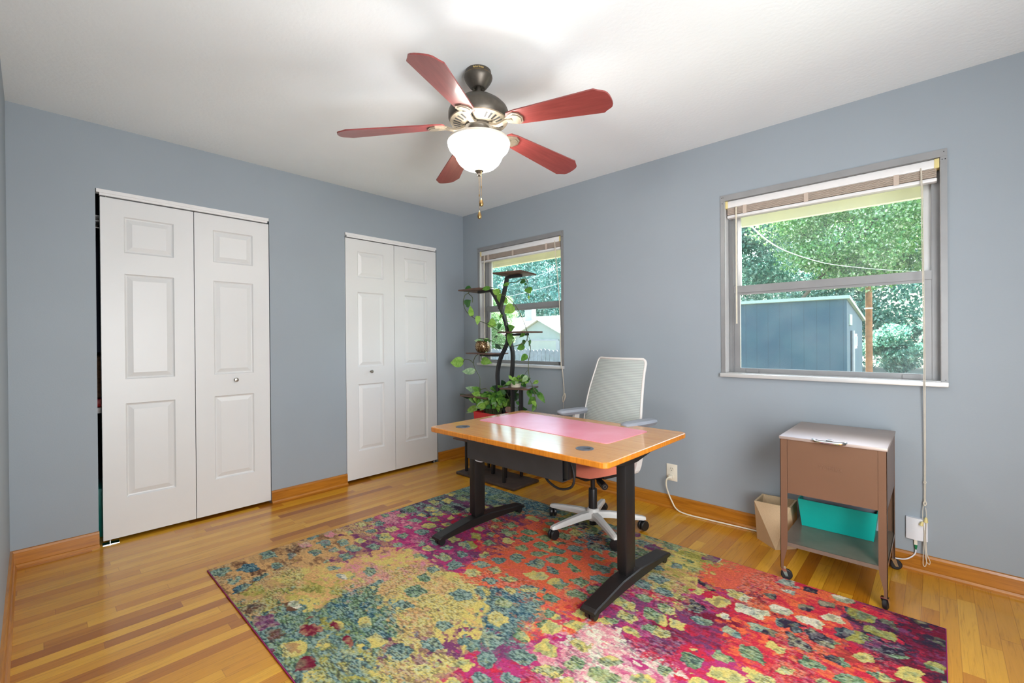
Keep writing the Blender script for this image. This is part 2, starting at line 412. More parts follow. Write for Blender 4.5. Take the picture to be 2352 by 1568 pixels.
def closet_door(idx, D, ya, ym, yb, knob_y, label, piv_y):
    r = thing('door_%d' % idx, label, 'door', (0, (D[0]+D[1])/2, 0), kind='structure')
    p1 = panel_leaf(ya, ym-.002, .022, 2.026, -.004).build('door_panel', M['white_door'], r)
    p2 = panel_leaf(ym+.002, yb, .022, 2.026, -.004).build('door_panel', M['white_door'], r)
    k = B(); m = Matrix.Translation((-.004, knob_y, .915)) @ Matrix.Rotation(R(90), 4, 'Y')
    k.lathe([(.009, 0), (.006, .004), (.005, .013), (.012, .018), (.014, .024), (.011, .029), (0, .031)], 20, m)
    k.build('knob', M['nickel'], p2 if knob_y > ym else p1)
    B().box(-.045, .004, D[0]+.004, D[1]-.004, DZ-.02, DZ).box(-.03, -.001, D[0]+.018, D[1]-.012, DZ-.034, DZ-.019).build('track', M['white_metal'], r)
    for py in piv_y: B().cyl((-.018, py, 2.02), (-.018, py, 2.04), .003).build('pivot_pin', M['nickel'], r)
    if idx == 1: B().box(-.03, .012, ya-.004, ya+.07, .0, .003).cyl((-.018, ya+.03, 0), (-.018, ya+.03, .022), .004).build('floor_bracket', M['chrome'], r)
    else: B().box(-.03, .006, yb-.06, yb+.006, .0, .003).cyl((-.018, yb-.03, 0), (-.018, yb-.03, .022), .004).build('floor_bracket', M['chrome'], r)
closet_door(1, D1, -2.757, -2.303, -1.85, -2.07, 'white six-panel folding closet door, the wider-looking one at left', (-2.73, -1.88))
closet_door(2, D2, -1.266, -.809, -.347, -1.045, 'white six-panel folding closet door nearest the room corner', (-1.24, -.37))
# things glimpsed in the gap of the left closet
ws = B()
for k in range(9): ws.cyl((-.42+.04*k, -2.85, 1.93), (-.42+.04*k, -1.75, 1.93), .003, n=6)
for z in (1.93, 1.90, 1.86): ws.cyl((-.10, -2.85, z), (-.10, -1.75, z), .004, n=6)
for k in range(40): ws.cyl((-.42, -2.83+.027*k, 1.934), (-.10, -2.83+.027*k, 1.934), .002, n=5)
tag(ws.build('wire_shelf', M['white_metal'], origin=(-.26, -2.3, 1.93)), 'white wire closet shelf glimpsed in gap beside left door', 'shelf')
b = B()
b.tube([(-.25, -2.70, 1.90), (-.25, -2.70, 1.80)], .05, 10)
cs = [(.06, 1.84), (.15, 1.74), (.17, 1.5), (.19, 1.2), (.2, 1.12)]
b.lathe([(r, z-1.5) for r, z in cs[::-1]], 20, Matrix.Translation((-.28, -2.72, 1.5)) @ Matrix.Diagonal((1, .45, 1, 1)))
tag(b.build('hanging_coat', M['navy'], origin=(-.28, -2.72, 1.12)), 'dark navy garment hanging in gap beside left closet door', 'coat')
tag(B().rbox(-.42, -.14, -2.82, -2.6, .84, 1.10, .03).build('cloth_bag', M['brown_cloth'], origin=(-.28, -2.7, .84)), 'brown patterned bag in closet gap below navy garment', 'bag')
tag(B().rbox(-.42, -.14, -2.83, -2.58, .79, .838, .01).build('folded_blanket', M['red_plastic'], origin=(-.28, -2.7, .79)), 'red folded cloth under the brown bag in closet gap', 'cloth')
tag(B().box(-.5, -.125, -2.86, -2.5, .755, .788).build('closet_shelf', M['white_metal'], origin=(-.3, -2.7, .755)), 'low shelf board behind the left closet door', 'shelf')
tag(B().rbox(-.45, -.15, -2.84, -2.5, 0, .30, .02).build('storage_bin', M['teal'], origin=(-.3, -2.7, 0)), 'teal bin on the closet floor behind left door', 'bin')

# ---- windows
def window(idx, x0, label):
    x1 = x0+WW
    r = thing('window_%d' % idx, label, 'window', (x0+WW/2, 0, WZ0), kind='structure')
    # inner casing band and recess
    f = B()
    f.box(x0, x0+.024, -.007, .002, WZ0+.02, WZ1-.035).box(x1-.024, x1, -.007, .002, WZ0+.02, WZ1-.035).box(x0, x1, -.008, .002, WZ1-.036, WZ1)
    for (cx, cz) in ((x0+.008, WZ1-.012), (x0+.016, WZ1-.012), (x1-.016, WZ1-.012), (x0+.012, WZ1-.046), (x1-.008, WZ1-.046), (x1-.017, WZ1-.046)):
        pass
    f.build('casing', M['alu'], r)
    sc_ = B()
    for (cx, cz) in ((x0+.008, WZ1-.014), (x0+.017, WZ1-.014), (x1-.012, WZ1-.014), (x0+.012, WZ1-.05), (x1-.007, WZ1-.05), (x1-.018, WZ1-.05), (x1-.009, WZ0+.03)):
        sc_.cyl((cx, -.0095, cz), (cx, -.006, cz), .0022, n=8)
    sc_.build('screws', M['black_plastic'], r)
    j = B()
    j.box(x0+.022, x0+.026, 0, .12, WZ0, WZ1-.03).box(x1-.026, x1-.022, 0, .12, WZ0, WZ1-.03).box(x0+.022, x1-.022, 0, .12, WZ1-.034, WZ1-.03)
    j.build('jamb_liner', M['white_metal'], r)  # sky light on the jamb is put into its white colour
    s = B(); s.rbox(x0-.002, x1+.002, -.03, .004, WZ0-.003, WZ0+.021, .003); s.box(x0+.022, x1-.022, 0, .13, WZ0+.008, WZ0+.024)
    s.build('sill', M['alu_light'], r)
    t = B()
    for a, c in ((x0+.026, x0+.058), (x1-.058, x1-.026)):
        t.box(a, c, .062, .12, WZ0+.02, WZ1-.03); t.box(a+.003, a+.006, .058, .063, WZ0+.02, WZ1-.03); t.box(c-.004, c, .055, .063, WZ0+.02, WZ1-.03)
    for k in range(10):
        t.box(x1-.046, x1-.040, .0605, .062, WZ0+.2+.09*k, WZ0+.204+.09*k)
    t.build('side_track', M['alu'], r)
    zm = 1.463
    lo = thing_part = B()
    lo.box(x0+.058, x0+.092, .066, .086, WZ0+.024, zm).box(x1-.088, x1-.058, .066, .086, WZ0+.024, zm)
    lo.box(x0+.058, x1-.058, .064, .088, WZ0+.024, WZ0+.052)
    for a in (x0+.13, x1-.17): lo.box(a, a+.07, .054, .066, WZ0+.026, WZ0+.046)
    lo.box(x0+.058, x1-.058, .06, .09, zm, zm+.044); lo.box(x0+.085, x1-.085, .067, .084, zm-.014, zm)
    ls = lo.build('lower_sash', M['alu'], r)
    B().box(x0+.085, x1-.085, .074, .078, WZ0+.05, zm-.01).build('pane', M['glass'], ls)
    up = B()
    up.box(x0+.058, x0+.09, .096, .114, zm+.02, WZ1-.034).box(x1-.088, x1-.058, .096, .114, zm+.02, WZ1-.034).box(x0+.058, x1-.058, .096, .114, WZ1-.075, WZ1-.034).box(x0+.058, x1-.058, .096, .114, zm+.01, zm+.045)
    us_ = up.build('upper_sash', M['alu_light'], r)
    B().box(x0+.085, x1-.085, .103, .107, zm+.04, WZ1-.07).build('pane', M['glass'], us_)
window(1, W1, 'small-looking aluminium sash window behind the plant stand')
window(2, W2, 'large aluminium double-hung window above the filing cart')
def blind(x0, label, cord_pts, cord_r, wand_z, tassels):
    a, c = x0+.032, x0+WW-.032; top = WZ1-.04
    r = thing('window_blind', label, 'blind', (x0+WW/2, .03, top), group='raised blinds in the windows')
    B().rbox(a, c, .004, .052, top-.042, top, .003).build('headrail', M['white_metal'], r)
    for u0, u1 in ((a-.004, a+.010), (c-.014, c+.004)): B().box(u0, u1, .001, .054, top-.044, top+.001).build('end_bracket', M['yellow_plastic'], r)
    s = B()
    for k in range(9): s.box(a+.006, c-.006, .006+.0015*(k % 2), .05, top-.0468-.0047*k, top-.0448-.0047*k+.0006)
    s.build('slats', M['slat'], r)
    B().rbox(a+.004, c-.004, .006, .05, top-.107, top-.088, .005).build('bottom_rail', M['white_metal'], r)
    for u in (.1, .43, .83): B().box(a+u*(c-a), a+u*(c-a)+.022, .002, .0045, top-.092, top-.04).build('ladder_tape', M['slat'], r)
    B().cyl((a+.062, -.006, top-.05), (a+.062, -.006, wand_z), .0042, n=8).cyl((a+.062, .004, top-.04), (a+.062, -.006, top-.05), .003, n=6).build('wand', M['cream'], r)
    cd = B()
    for k, dx in enumerate((-.002, .0025)):
        cd.tube([(p[0]+dx*(1 if i else 0), p[1]+.001*k, p[2]) for i, p in enumerate(cord_pts)], cord_r, 6, res=3)
    cd.build('pull_cord', M['cord'], r)
    return r
# right window: cord hangs nearly to the floor
top = WZ1-.04
r = blind(W2, 'raised tan slatted blind at the top of the large window', [(3.475, .002, top-.03), (3.478, -.012, 1.9), (3.484, -.035, 1.2), (3.485, -.036, .94), (3.485, -.018, .6), (3.484, -.018, .36)], .0018, 1.265, None)
lp = B()
lp.tube([(3.484, -.018, .36), (3.478, -.02, .33), (3.476, -.022, .28), (3.482, -.026, .2), (3.479, -.03, .12), (3.477, -.034, .055), (3.484, -.036, .045), (3.489, -.034, .07), (3.487, -.028, .18), (3.490, -.022, .28), (3.487, -.02, .33)], .0016, 6, res=4)
lp.tube([(3.487, -.026, .2), (3.491, -.03, .11), (3.502, -.036, .075), (3.498, -.038, .06), (3.486, -.034, .09), (3.482, -.026, .22)], .0014, 6, res=4)
lp.tube([(3.483, -.016, .37), (3.489, -.02, .352), (3.484, -.024, .34), (3.479, -.02, .352), (3.485, -.016, .36)], .0028, 6, res=3)
lp.tube([(3.480, -.016, .455), (3.488, -.02, .458), (3.486, -.024, .45), (3.480, -.022, .452)], .0026, 6, res=3)
lp.build('cord_loops', M['cord'], r)
B().lathe([(.003, 0), (.006, -.005), (.0085, -.024), (.0, -.026)], 12, Matrix.Translation((3.488, -.03, .285))).build('tassel', M['yellow_plastic'], r)
B().lathe([(.003, 0), (.006, -.005), (.0085, -.02), (.0, -.022)], 12, Matrix.Translation((3.476, -.036, .262)) @ Matrix.Rotation(R(18), 4, 'Y')).build('tassel', M['yellow_plastic'], r)
r = blind(W1, 'raised tan slatted blind at the top of the window behind the plants', [(1.18, .002, top-.03), (1.196, -.012, 1.9), (1.24, -.02, 1.5), (1.262, -.034, 1.0), (1.277, -.036, .93), (1.277, -.018, .8), (1.277, -.015, .72)], .0018, 1.17, None)
lp = B()
for k in range(3):
    lp.tube([(1.277+.004*k, -.014, .73), (1.288+.004*k, -.018, .705), (1.283, -.02, .672), (1.270, -.02, .655), (1.268, -.018, .70), (1.277, -.014, .72)], .0032, 6, res=3)
lp.tube([(1.272, -.016, .66), (1.276, -.02, .6), (1.278, -.02, .5), (1.275, -.02, .42), (1.279, -.02, .36)], .0016, 6, res=3)
lp.build('cord_loops', M['cord'], r)

# ---- outlet with plug, cable box
r = thing('wall_outlet', 'ivory double wall outlet right of the desk with a cable plugged in', 'outlet', (2.19, 0, .248))
B().rbox(2.152, 2.228, -.006, 0, .19, .306, .003).build('cover_plate', M['ivory'], r)
for zc in (.272, .222):
    fp = B(); m = Matrix.Translation((2.19, -.006, zc)) @ Matrix.Rotation(R(90), 4, 'X')
    fp.lathe([(.0165, 0), (.0165, .002), (0, .0021)], 24, m); f_ = fp.build('socket_face', M['ivory'], r)
    if zc > .25: B().box(2.182, 2.184, -.0092, -.008, zc, zc+.009).box(2.196, 2.198, -.0092, -.008, zc+.001, zc+.008).cyl((2.19, -.0092, zc-.008), (2.19, -.008, zc-.008), .0025, n=8).build('slots', M['black_plastic'], f_)
r = thing('power_cord', 'white power cord from wall outlet along baseboard to behind the bin', 'cord', (2.19, -.03, .22))
B().rbox(2.176, 2.202, -.036, -.009, .208, .232, .005).build('plug', M['ivory'], r)
B().tube([(2.19, -.034, .222), (2.178, -.058, .212), (2.172, -.055, .17), (2.18, -.045, .12), (2.20, -.04, .07), (2.24, -.05, .02), (2.31, -.06, .006), (2.45, -.055, .0052), (2.60, -.045, .0052), (2.72, -.038, .0052), (2.9, -.045, .0052), (3.1, -.06, .0052)], .0048, 10, res=5).build('cable', M['cream'], r)
r = thing('network_box', 'white cable junction box on the wall right of the filing cart', 'box', (3.452, 0, .21))
pr = [(3.413, 0)]+[(3.413+.081*k/12, -.014-.010*math.sin(math.pi*k/12)) for k in range(13)]+[(3.494, 0)]
B().prism(pr, .16, .268, None, True).build('cover', M['white_plastic'], r)
r = thing('network_cable', 'white cable with green connector dropping from the wall box', 'cable', (3.45, -.02, .15))
B().box(3.444, 3.456, -.017, -.008, .134, .158).build('connector', M['ivory'], r)
B().lathe([(.007, 0), (.0055, -.012), (.003, -.024)], 12, Matrix.Translation((3.45, -.013, .134))).build('strain_relief', M['green_plug'], r)
B().tube([(3.45, -.013, .112), (3.447, -.018, .09), (3.43, -.03, .07), (3.40, -.04, .055), (3.33, -.045, .05), (3.2, -.045, .03), (3.08, -.075, .006), (3.0, -.075, .0035)], .003, 8, res=5).build('cable', M['white_plastic'], r)

# ================================================================== RUG
def make_rug():
    x0, x1, y0, y1 = .803, 3.55, -2.425, -.545
    nx, ny = 640, 440
    us = np.linspace(x0, x1, nx); vs = np.linspace(y0, y1, ny); U, V = np.meshgrid(us, vs)
    rng = np.random.RandomState(3)
    def vn(freq, seed, ax=1.0, ay=1.0):
        rg = np.random.RandomState(seed); g = rg.rand(256, 256)
        a = (U-x0)*freq*ax+5.3; c = (V-y0)*freq*ay+3.1
        i = np.floor(a).astype(int); j = np.floor(c).astype(int); fa = a-i; fc = c-j
        fa = fa*fa*(3-2*fa); fc = fc*fc*(3-2*fc); i %= 255; j %= 255
        return (g[j, i]*(1-fa)+g[j, i+1]*fa)*(1-fc)+(g[j+1, i]*(1-fa)+g[j+1, i+1]*fa)*fc
    def fbm(freq, seed, o=3, **k): return sum(vn(freq*2**q, seed+q, **k)*.5**q for q in range(o))/sum(.5**q for q in range(o))
    TE, SA, YE, OL, CR, OR, CO, RE, MA, PU, DK, TA, BR, BL, PI, PE, MR = [np.array(c)/255. for c in (
        (112, 140, 132), (112, 140, 100), (212, 194, 112), (164, 158, 76), (222, 214, 190), (230, 110, 70), (226, 106, 84), (200, 50, 72), (180, 62, 116), (122, 66, 104), (56, 46, 64), (196, 158, 108), (108, 76, 58), (62, 102, 120), (216, 140, 150), (214, 168, 112), (120, 34, 56))]
    # (x, y, ground colours, spot colours, spot amount)
    Z = [((.92, -2.33), (TA, PE, BR), (TE, BL), .9), ((1.0, -2.02), (PE, TA, BR), (TE, PI), .7), ((1.13, -1.75), (PU, PE, TA), (TE, YE), .8), ((1.21, -1.60), (PU, MA, PI), (YE, TE), .9),
         ((1.30, -2.26), (YE, TA, OL), (TE, BR), .5), ((1.36, -2.12), (YE, PE, OL), (TE, CR), .35), ((1.515, -2.37), (TE, SA, BL), (PU, BR), .6), ((1.76, -2.33), (OL, TE, SA), (MR, YE), .7),
         ((1.97, -2.32), (OL, TE, YE), (SA, BL), .6), ((1.74, -2.04), (TE, SA, BL), (YE, BR), .6), ((1.79, -1.86), (YE, PE, YE), (TE, SA), .4), ((1.99, -1.81), (YE, YE, PE), (TE, SA), .35),
         ((1.44, -1.80), (YE, PE, PI), (TE, YE), .6), ((1.44, -1.47), (MA, PU, MA), (YE, TE), 1), ((1.41, -1.17), (MA, PU, RE), (YE, OL), 1), ((1.0, -.93), (PU, TE, DK), (SA, YE), .9), ((.95, -.66), (TE, BL, SA), (YE, TE), .5),
         ((1.61, -.99), (OR, PU, CO), (YE, SA), .8), ((1.83, -.96), (OR, CO, OR), (YE, SA), .8), ((2.15, -1.03), (CO, OR, CO), (SA, TE), 1), ((2.18, -1.60), (TE, BL, TE), (YE, SA), .4),
         ((2.0, -1.4), (CO, OR, CO), (TE, YE), 1), ((2.31, -1.52), (OR, CO, PE), (TE, SA), .9), ((2.13, -1.99), (PU, YE, TA), (TE, YE), .6), ((2.35, -1.85), (MA, TE, PU), (TE, SA), .8), ((2.42, -1.93), (MA, RE, MA), (TE, YE), 1),
         ((2.50, -1.71), (MA, PI, CR), (SA, YE), .9), ((2.61, -1.61), (CR, PI, CR), (SA, YE), .6), ((2.43, -1.57), (RE, OR, MA), (SA, YE), .8), ((2.57, -1.28), (PU, MA, RE), (YE, SA), .7), ((2.745, -1.61), (PI, CR, MA), (SA, YE), .8),
         ((2.60, -.92), (OL, TA, YE), (TE, PU), .6), ((2.61, -.68), (OL, YE, SA), (TE, PU), .5), ((2.83, -.70), (CO, CO, OR), (DK, CR), .5), ((2.81, -.93), (RE, MA, PU), (DK, YE), .9), ((2.83, -1.24), (RE, PU, MR), (TE, YE), .7),
         ((3.0, -.97), (RE, OR, MR), (TE, CR), .9), ((2.97, -1.40), (MA, RE, MA), (SA, YE), .9), ((3.12, -.78), (OR, RE, CO), (DK, CR), .9), ((3.16, -1.01), (CO, OR, RE), (DK, YE), .9), ((3.13, -1.22), (CO, RE, OR), (SA, YE), .8),
         ((3.29, -.99), (OR, RE, MR), (SA, YE), 1), ((3.40, -.80), (RE, DK, PU), (OL, DK), .8), ((3.50, -.78), (DK, MR, PU), (DK, OL), .6), ((3.49, -.98), (RE, MR, DK), (YE, SA), 1), ((2.18, -.72), (TE, BL, OR), (SA, DK), .7), ((2.33, -.60), (OL, TA, TE), (SA, PU), .6),
         ((3.2, -1.7), (MA, CR, PI), (SA, YE), .7), ((3.4, -2.1), (YE, TE, OL), (BR, TE), .6), ((2.9, -2.1), (PU, MA, TE), (SA, YE), .7), ((1.5, -.65), (TE, BL, TA), (SA, YE), .6), ((1.9, -.62), (TE, OL, TA), (SA, DK), .6)]
    def zone(Uw, Vw, p=7.0):
        d = np.stack([((Uw-z[0][0])**2+(Vw-z[0][1])**2+1e-4)**(-p/2) for z in Z], 0)
        return d/d.sum(0)
    wu = U+.22*(fbm(4, 11)-.5); wv = V+.22*(fbm(4, 21)-.5)
    pick = zone(wu, wv).argmax(0)
    G = np.array([[z[1][k] for k in range(3)] for z in Z]); S = np.array([[z[2][k] for k in range(2)] for z in Z]); A = np.array([z[3] for z in Z])
    n1 = fbm(9, 31, 4, ax=.8, ay=1.4); n2 = fbm(34, 41, 3)
    sel = np.clip(((n1+.25*(n2-.5)-.5)*5+1.3), 0, 2.999).astype(int)
    # soft pick, so that zones dissolve into one another in threads
    pick2 = zone(wu+.16*(fbm(40, 77, 2)-.5), wv+.16*(fbm(40, 87, 2)-.5)).argmax(0)
    selb = np.clip(((fbm(14, 37, 3, ax=.6, ay=1.8)-.5)*6+1.5), 0, 2.999).astype(int)
    w_ = np.clip((fbm(22, 47, 3, ax=.6, ay=1.6)-.5)*5+.5, 0, 1)[..., None]
    C = G[pick2, sel]*(1-w_*.6)+G[pick, selb]*w_*.6
    # square-ish spots on a jittered lattice
    cw, ch = .126, .094
    a = (U-x0)/cw+1.1*(fbm(3, 51)-.5)+.34*(fbm(30, 55)-.5); c = (V-y0)/ch+1.1*(fbm(3, 61)-.5)+.34*(fbm(30, 65)-.5)
    a = a+.5*(np.floor(c).astype(int) % 2)
    i = np.floor(a).astype(int); j = np.floor(c).astype(int)
    hr = np.random.RandomState(9).rand(200, 200, 6); hh = hr[j % 200, i % 200]
    fa = a-i-.5+.22*(hh[..., 0]-.5); fc = c-j-.5+.22*(hh[..., 1]-.5)
    sz = .20+.17*hh[..., 2]
    dist = (np.abs(fa/(sz*1.12))**4+np.abs(fc/(sz*1.15))**4)**(1/4)+.55*(fbm(48, 71, 3)-.5)
    spot = (dist < 1) & (hh[..., 3] < A[pick]*.98)
    which = (hh[..., 4] > .52).astype(int)
    SC = S[pick, which]
    q3 = np.clip((fbm(38, 141, 3)-.5)*6+.35, 0, 1)[..., None]
    SC = SC*(1-q3*.55)+np.array([(150, 160, 112), (96, 124, 118), (206, 200, 140)])[(hh[..., 5]*2.999).astype(int)]/255.*q3*.55
    inner = dist < (.35+.45*hh[..., 5])
    e0 = fbm(55, 181, 2)
    C = np.where(spot[..., None], SC, C)
    alt = S[pick, 1-which]
    C = np.where((spot & inner & (fbm(45, 91, 2) > .54))[..., None], alt*.3+C*.7, C)
    # threads of neighbouring colours worked into the ground
    pk = zone(wu+.5*(fbm(26, 151, 2)-.5), wv+.5*(fbm(26, 161, 2)-.5)).argmax(0)
    th = (fbm(70, 171, 2, ax=.6, ay=1.7) > .56)
    C = np.where((th & ~spot)[..., None], C*.5+G[pk, np.clip((e0-.5)*7+1.5, 0, 2.99).astype(int)]*.5, C)
    # squiggly yarn specks
    e = np.random.RandomState(5).rand(ny, nx)
    sq = fbm(150, 101, 2, ax=.55, ay=1.6)
    rough_zone = fbm(5, 111)
    cool = np.clip((C[..., 1]-C[..., 0]+.10)*5, 0, 1)
    amt = np.clip(cool*.85+np.clip((rough_zone-.52)*6, 0, .6), 0, 1)
    dark = ((sq < .40) & (amt > .3))*amt*.52; light = ((sq > .58) & (amt > .3))*amt*.5
    C = C*(1-dark[..., None])+dark[..., None]*np.array([.13, .15, .20])
    C = C*(1-light[..., None])+light[..., None]*np.array([.74, .80, .74])
    C = C*(.90+.18*e[..., None])
    C = np.clip(C, 0, 1)
    lin = np.where(C <= .04045, C/12.92, ((C+.055)/1.055)**2.4)
    hgt = .0085+.0022*(fbm(120, 131, 2)-.5)+.0016*e
    edge = np.minimum(np.minimum(U-x0, x1-U), np.minimum(V-y0, y1-V)); hgt = hgt*np.clip(edge/.003, .9, 1)
    verts = np.stack([U-2.1765, V+1.485, hgt], -1).reshape(-1, 3)
    # skirt ring
    idx = np.arange(nx*ny).reshape(ny, nx)
    quads = np.stack([idx[:-1, :-1], idx[:-1, 1:], idx[1:, 1:], idx[1:, :-1]], -1).reshape(-1, 4)
    me = bpy.data.meshes.new('rug_pile')
    me.vertices.add(len(verts)); me.vertices.foreach_set('co', verts.ravel())
    me.loops.add(quads.size); me.loops.foreach_set('vertex_index', quads.ravel().astype(np.int32))
    me.polygons.add(len(quads)); me.polygons.foreach_set('loop_start', np.arange(0, quads.size, 4, dtype=np.int32))
    me.update(calc_edges=True)
    at = me.color_attributes.new('yarn', 'FLOAT_COLOR', 'POINT')
    at.data.foreach_set('color', np.concatenate([lin.reshape(-1, 3), np.ones((nx*ny, 1))], 1).ravel())
    me.polygons.foreach_set('use_smooth', np.ones(len(quads), dtype=bool))
    t = NT('rug_yarn'); an = t.n('ShaderNodeAttribute'); an.attribute_name = 'yarn'
    nz = t.noise(t.coord(), 420, 3, .6)
    mx = t.n('ShaderNodeMix', data_type='RGBA', blend_type='MULTIPLY'); mx.inputs[0].default_value = .6
    t.l(an.outputs['Color'], mx.inputs[6]); t.l(t.ramp(nz.outputs['Fac'], [(.3, (.62, .6, .6, 1)), (.6, (1.1, 1.1, 1.1, 1))]), mx.inputs[7])
    t.l(mx.outputs[2], t.b.inputs['Base Color']); t.b.inputs['Roughness'].default_value = .95; t.b.inputs['Specular IOR Level'].default_value = .1
    t.bump(nz.outputs['Fac'], .7, .004)
    me.materials.append(t.m)
    r = thing('area_rug', 'multicoloured abstract area rug with magenta bound edge under the desk', 'rug', (2.1765, -1.485, 0))
    o = bpy.data.objects.new('pile', me); col.objects.link(o); o.parent = r
    bm_ = mat('magenta_binding', srgb(158, 30, 104), .7, bump=.4, bscale=500); z = (.0008, .0078); w = .0035
    for (a, c, e_, g) in ((x0-w, x1+w, y0-w, y0), (x0-w, x1+w, y1, y1+w), (x0-w, x0, y0, y1), (x1, x1+w, y0, y1)):
        B().rbox(a, c, e_, g, z[0], z[1], .0015).build('bound_edge', bm_, r)
    B().box(x0, x1, y0, y1, .0005, .004).build('backing', M['kraft'], r)
make_rug()
RZ = .0095

# ================================================================== DESK
def rounded_rect(x0, x1, y0, y1, r, n=6):
    P = []
    for cx, cy, a0 in ((x1-r, y1-r, 0), (x0+r, y1-r, 90), (x0+r, y0+r, 180), (x1-r, y0+r, 270)):
        for k in range(n+1):
            a = R(a0+90*k/n); P.append((cx+r*math.cos(a), cy+r*math.sin(a)))
    return P
def make_desk():
    r = thing('standing_desk', 'sit-stand desk with bamboo top and black steel legs on the rug', 'desk', (2.01, -1.105, 0))
    P = rounded_rect(1.435, 2.585, -1.5, -.71, .03)
    zt, zb = .687, .661
    b = B(); n = len(P)
    ins = rounded_rect(1.438, 2.582, -1.497, -.713, .028)
    b.add([(x, y, zt) for x, y in ins], [tuple(range(n))])
    b.add([(x, y, zb) for x, y in ins], [tuple(range(n))[::-1]])
    top = b.build('tabletop', M['bamboo'], r)
    b = B()
    rings = [(ins, zt), (P, zt-.003), (P, zb+.004), (ins, zb)]
    b.add([(x, y, z) for ring, z in rings for x, y in ring], [(k*n+i, k*n+(i+1) % n, (k+1)*n+(i+1) % n, (k+1)*n+i)[::-1] for k in range(3) for i in range(n)])
    b.build('edge_band', M['bamboo_edge'], top)
    for gx, gy in ((1.584, -1.376), (2.385, -1.351)):
        g = B().lathe([(.040, 0), (.040, .002), (.034, .0035), (.031, .0028), (0, .0028)], 36, Matrix.Translation((gx, gy, zt)))
        go = g.build('grommet', mat('grey_grommet', srgb(84, 90, 100), .4), r)
        B().prism([(gx+.026*math.cos(R(a)), gy+.026*math.sin(R(a))) for a in range(-10, 55, 8)]+[(gx-.004, gy-.004)], zt+.0028, zt+.0036).build('cable_flap', M['tray'], go)
    for lx, in ((1.46,), (2.478,)):
        lg = B().rbox(lx-.020, lx+.020, -1.192, -1.12, .082, .64, .004)
        lo = lg.build('leg', M['black_metal'], r)
        B().rbox(lx-.025, lx+.025, -1.200, -1.114, .11, .60, .006).build('leg_sleeve', M['black_metal'], lo)
        # foot: tapered beam
        vs = []; prof = [(-1.478, .058, .046), (-1.46, .066, .044), (-1.24, .096, .052), (-1.08, .096, .052), (-.79, .066, .044), (-.762, .058, .046)]
        f = B(); w = .037
        for (y, zt_, zb_) in prof:
            ww = w*(.72 if y in (-1.475, -.765) else 1)
            vs += [(lx-ww, y, zb_), (lx+ww, y, zb_), (lx+ww, y, zt_-.004), (lx+ww-.006, y, zt_), (lx-ww+.006, y, zt_), (lx-ww, y, zt_-.004)]
        m = len(prof)
        fs = [(i*6+k, i*6+(k+1) % 6, (i+1)*6+(k+1) % 6, (i+1)*6+k)[::-1] for i in range(m-1) for k in range(6)]+[(0, 1, 2, 3, 4, 5), tuple(range((m-1)*6, m*6))[::-1]]
        f.add(vs, fs); f.build('foot', M['black_metal'], r)
        for y in (-1.445, -.79):
            c = B()
            for s in (-.013, .013): c.cyl((lx+s-.009, y, RZ+.0205), (lx+s+.009, y, RZ+.0205), .0205, n=22)
            c.cyl((lx, y, RZ+.018), (lx, y, .052), .009)
            c.build('caster', M['black_plastic'], r)
        # support arm under the top
        a = B(); a.add([(lx-.03, -1.44, .661), (lx-.03, -1.44, .648), (lx-.03, -1.20, .60), (lx-.03, -1.10, .60), (lx-.03, -.78, .648), (lx-.03, -.78, .661),
                        (lx+.03, -1.44, .661), (lx+.03, -1.44, .648), (lx+.03, -1.20, .60), (lx+.03, -1.10, .60), (lx+.03, -.78, .648), (lx+.03, -.78, .661)],
                       [(0, 1, 2, 3, 4, 5), (11, 10, 9, 8, 7, 6)]+[(i, (i+1) % 6, 6+(i+1) % 6, 6+i)[::-1] for i in range(6)])
        a.build('support_arm', M['black_metal'], r)
    B().box(1.46, 2.478, -1.19, -1.13, .61, .645).build('crossbar', M['black_metal'], r)
    # cable tray with a tall front panel
    t = B(); y0 = -1.27
    t.box(1.50, 2.20, y0-.002, y0+.0, .478, .655).box(1.50, 2.20, y0, y0+.10, .478, .481).box(1.50, 2.20, y0+.098, y0+.10, .478, .56)
    t.build('cable_tray', M['tray'], r)
    B().tube([(2.05, y0+.03, .49), (2.10, y0+.02, .455), (2.17, y0+.02, .435), (2.235, y0+.03, .46), (2.245, y0+.03, .53), (2.20, y0+.04, .60), (2.14, y0+.05, .62)], .006, 10, res=5).build('power_cable', M['rubber'], r)
    B().rbox(2.13, 2.225, y0+.01, y0+.085, .49, .62, .008).build('power_brick', M['black_plastic'], r)
    B().tube([(1.52, y0+.03, .48), (1.55, y0+.03, .462), (1.60, y0+.03, .468), (1.62, y0+.03, .49)], .004, 8, res=4).build('cable_loop', M['white_plastic'], r)
    B().rbox(2.50, 2.53, -.79, -.75, .645, .661, .003).build('height_control', M['black_plastic'], r)
    mt = B(); mt.prism([(x, y) for x, y in rounded_rect(1.50, 2.42, -1.195, -.80, .03)], zt, zt+.002, Matrix.Translation((1.96, -.9975, 0)) @ Matrix.Rotation(R(-2.0), 4, 'Z') @ Matrix.Translation((-1.96, .9975, 0)))
    tag(mt.build('desk_mat', M['pink'], origin=(1.96, -1.0, zt)), 'pink rectangular desk mat lying on the bamboo desktop', 'desk mat')
make_desk()

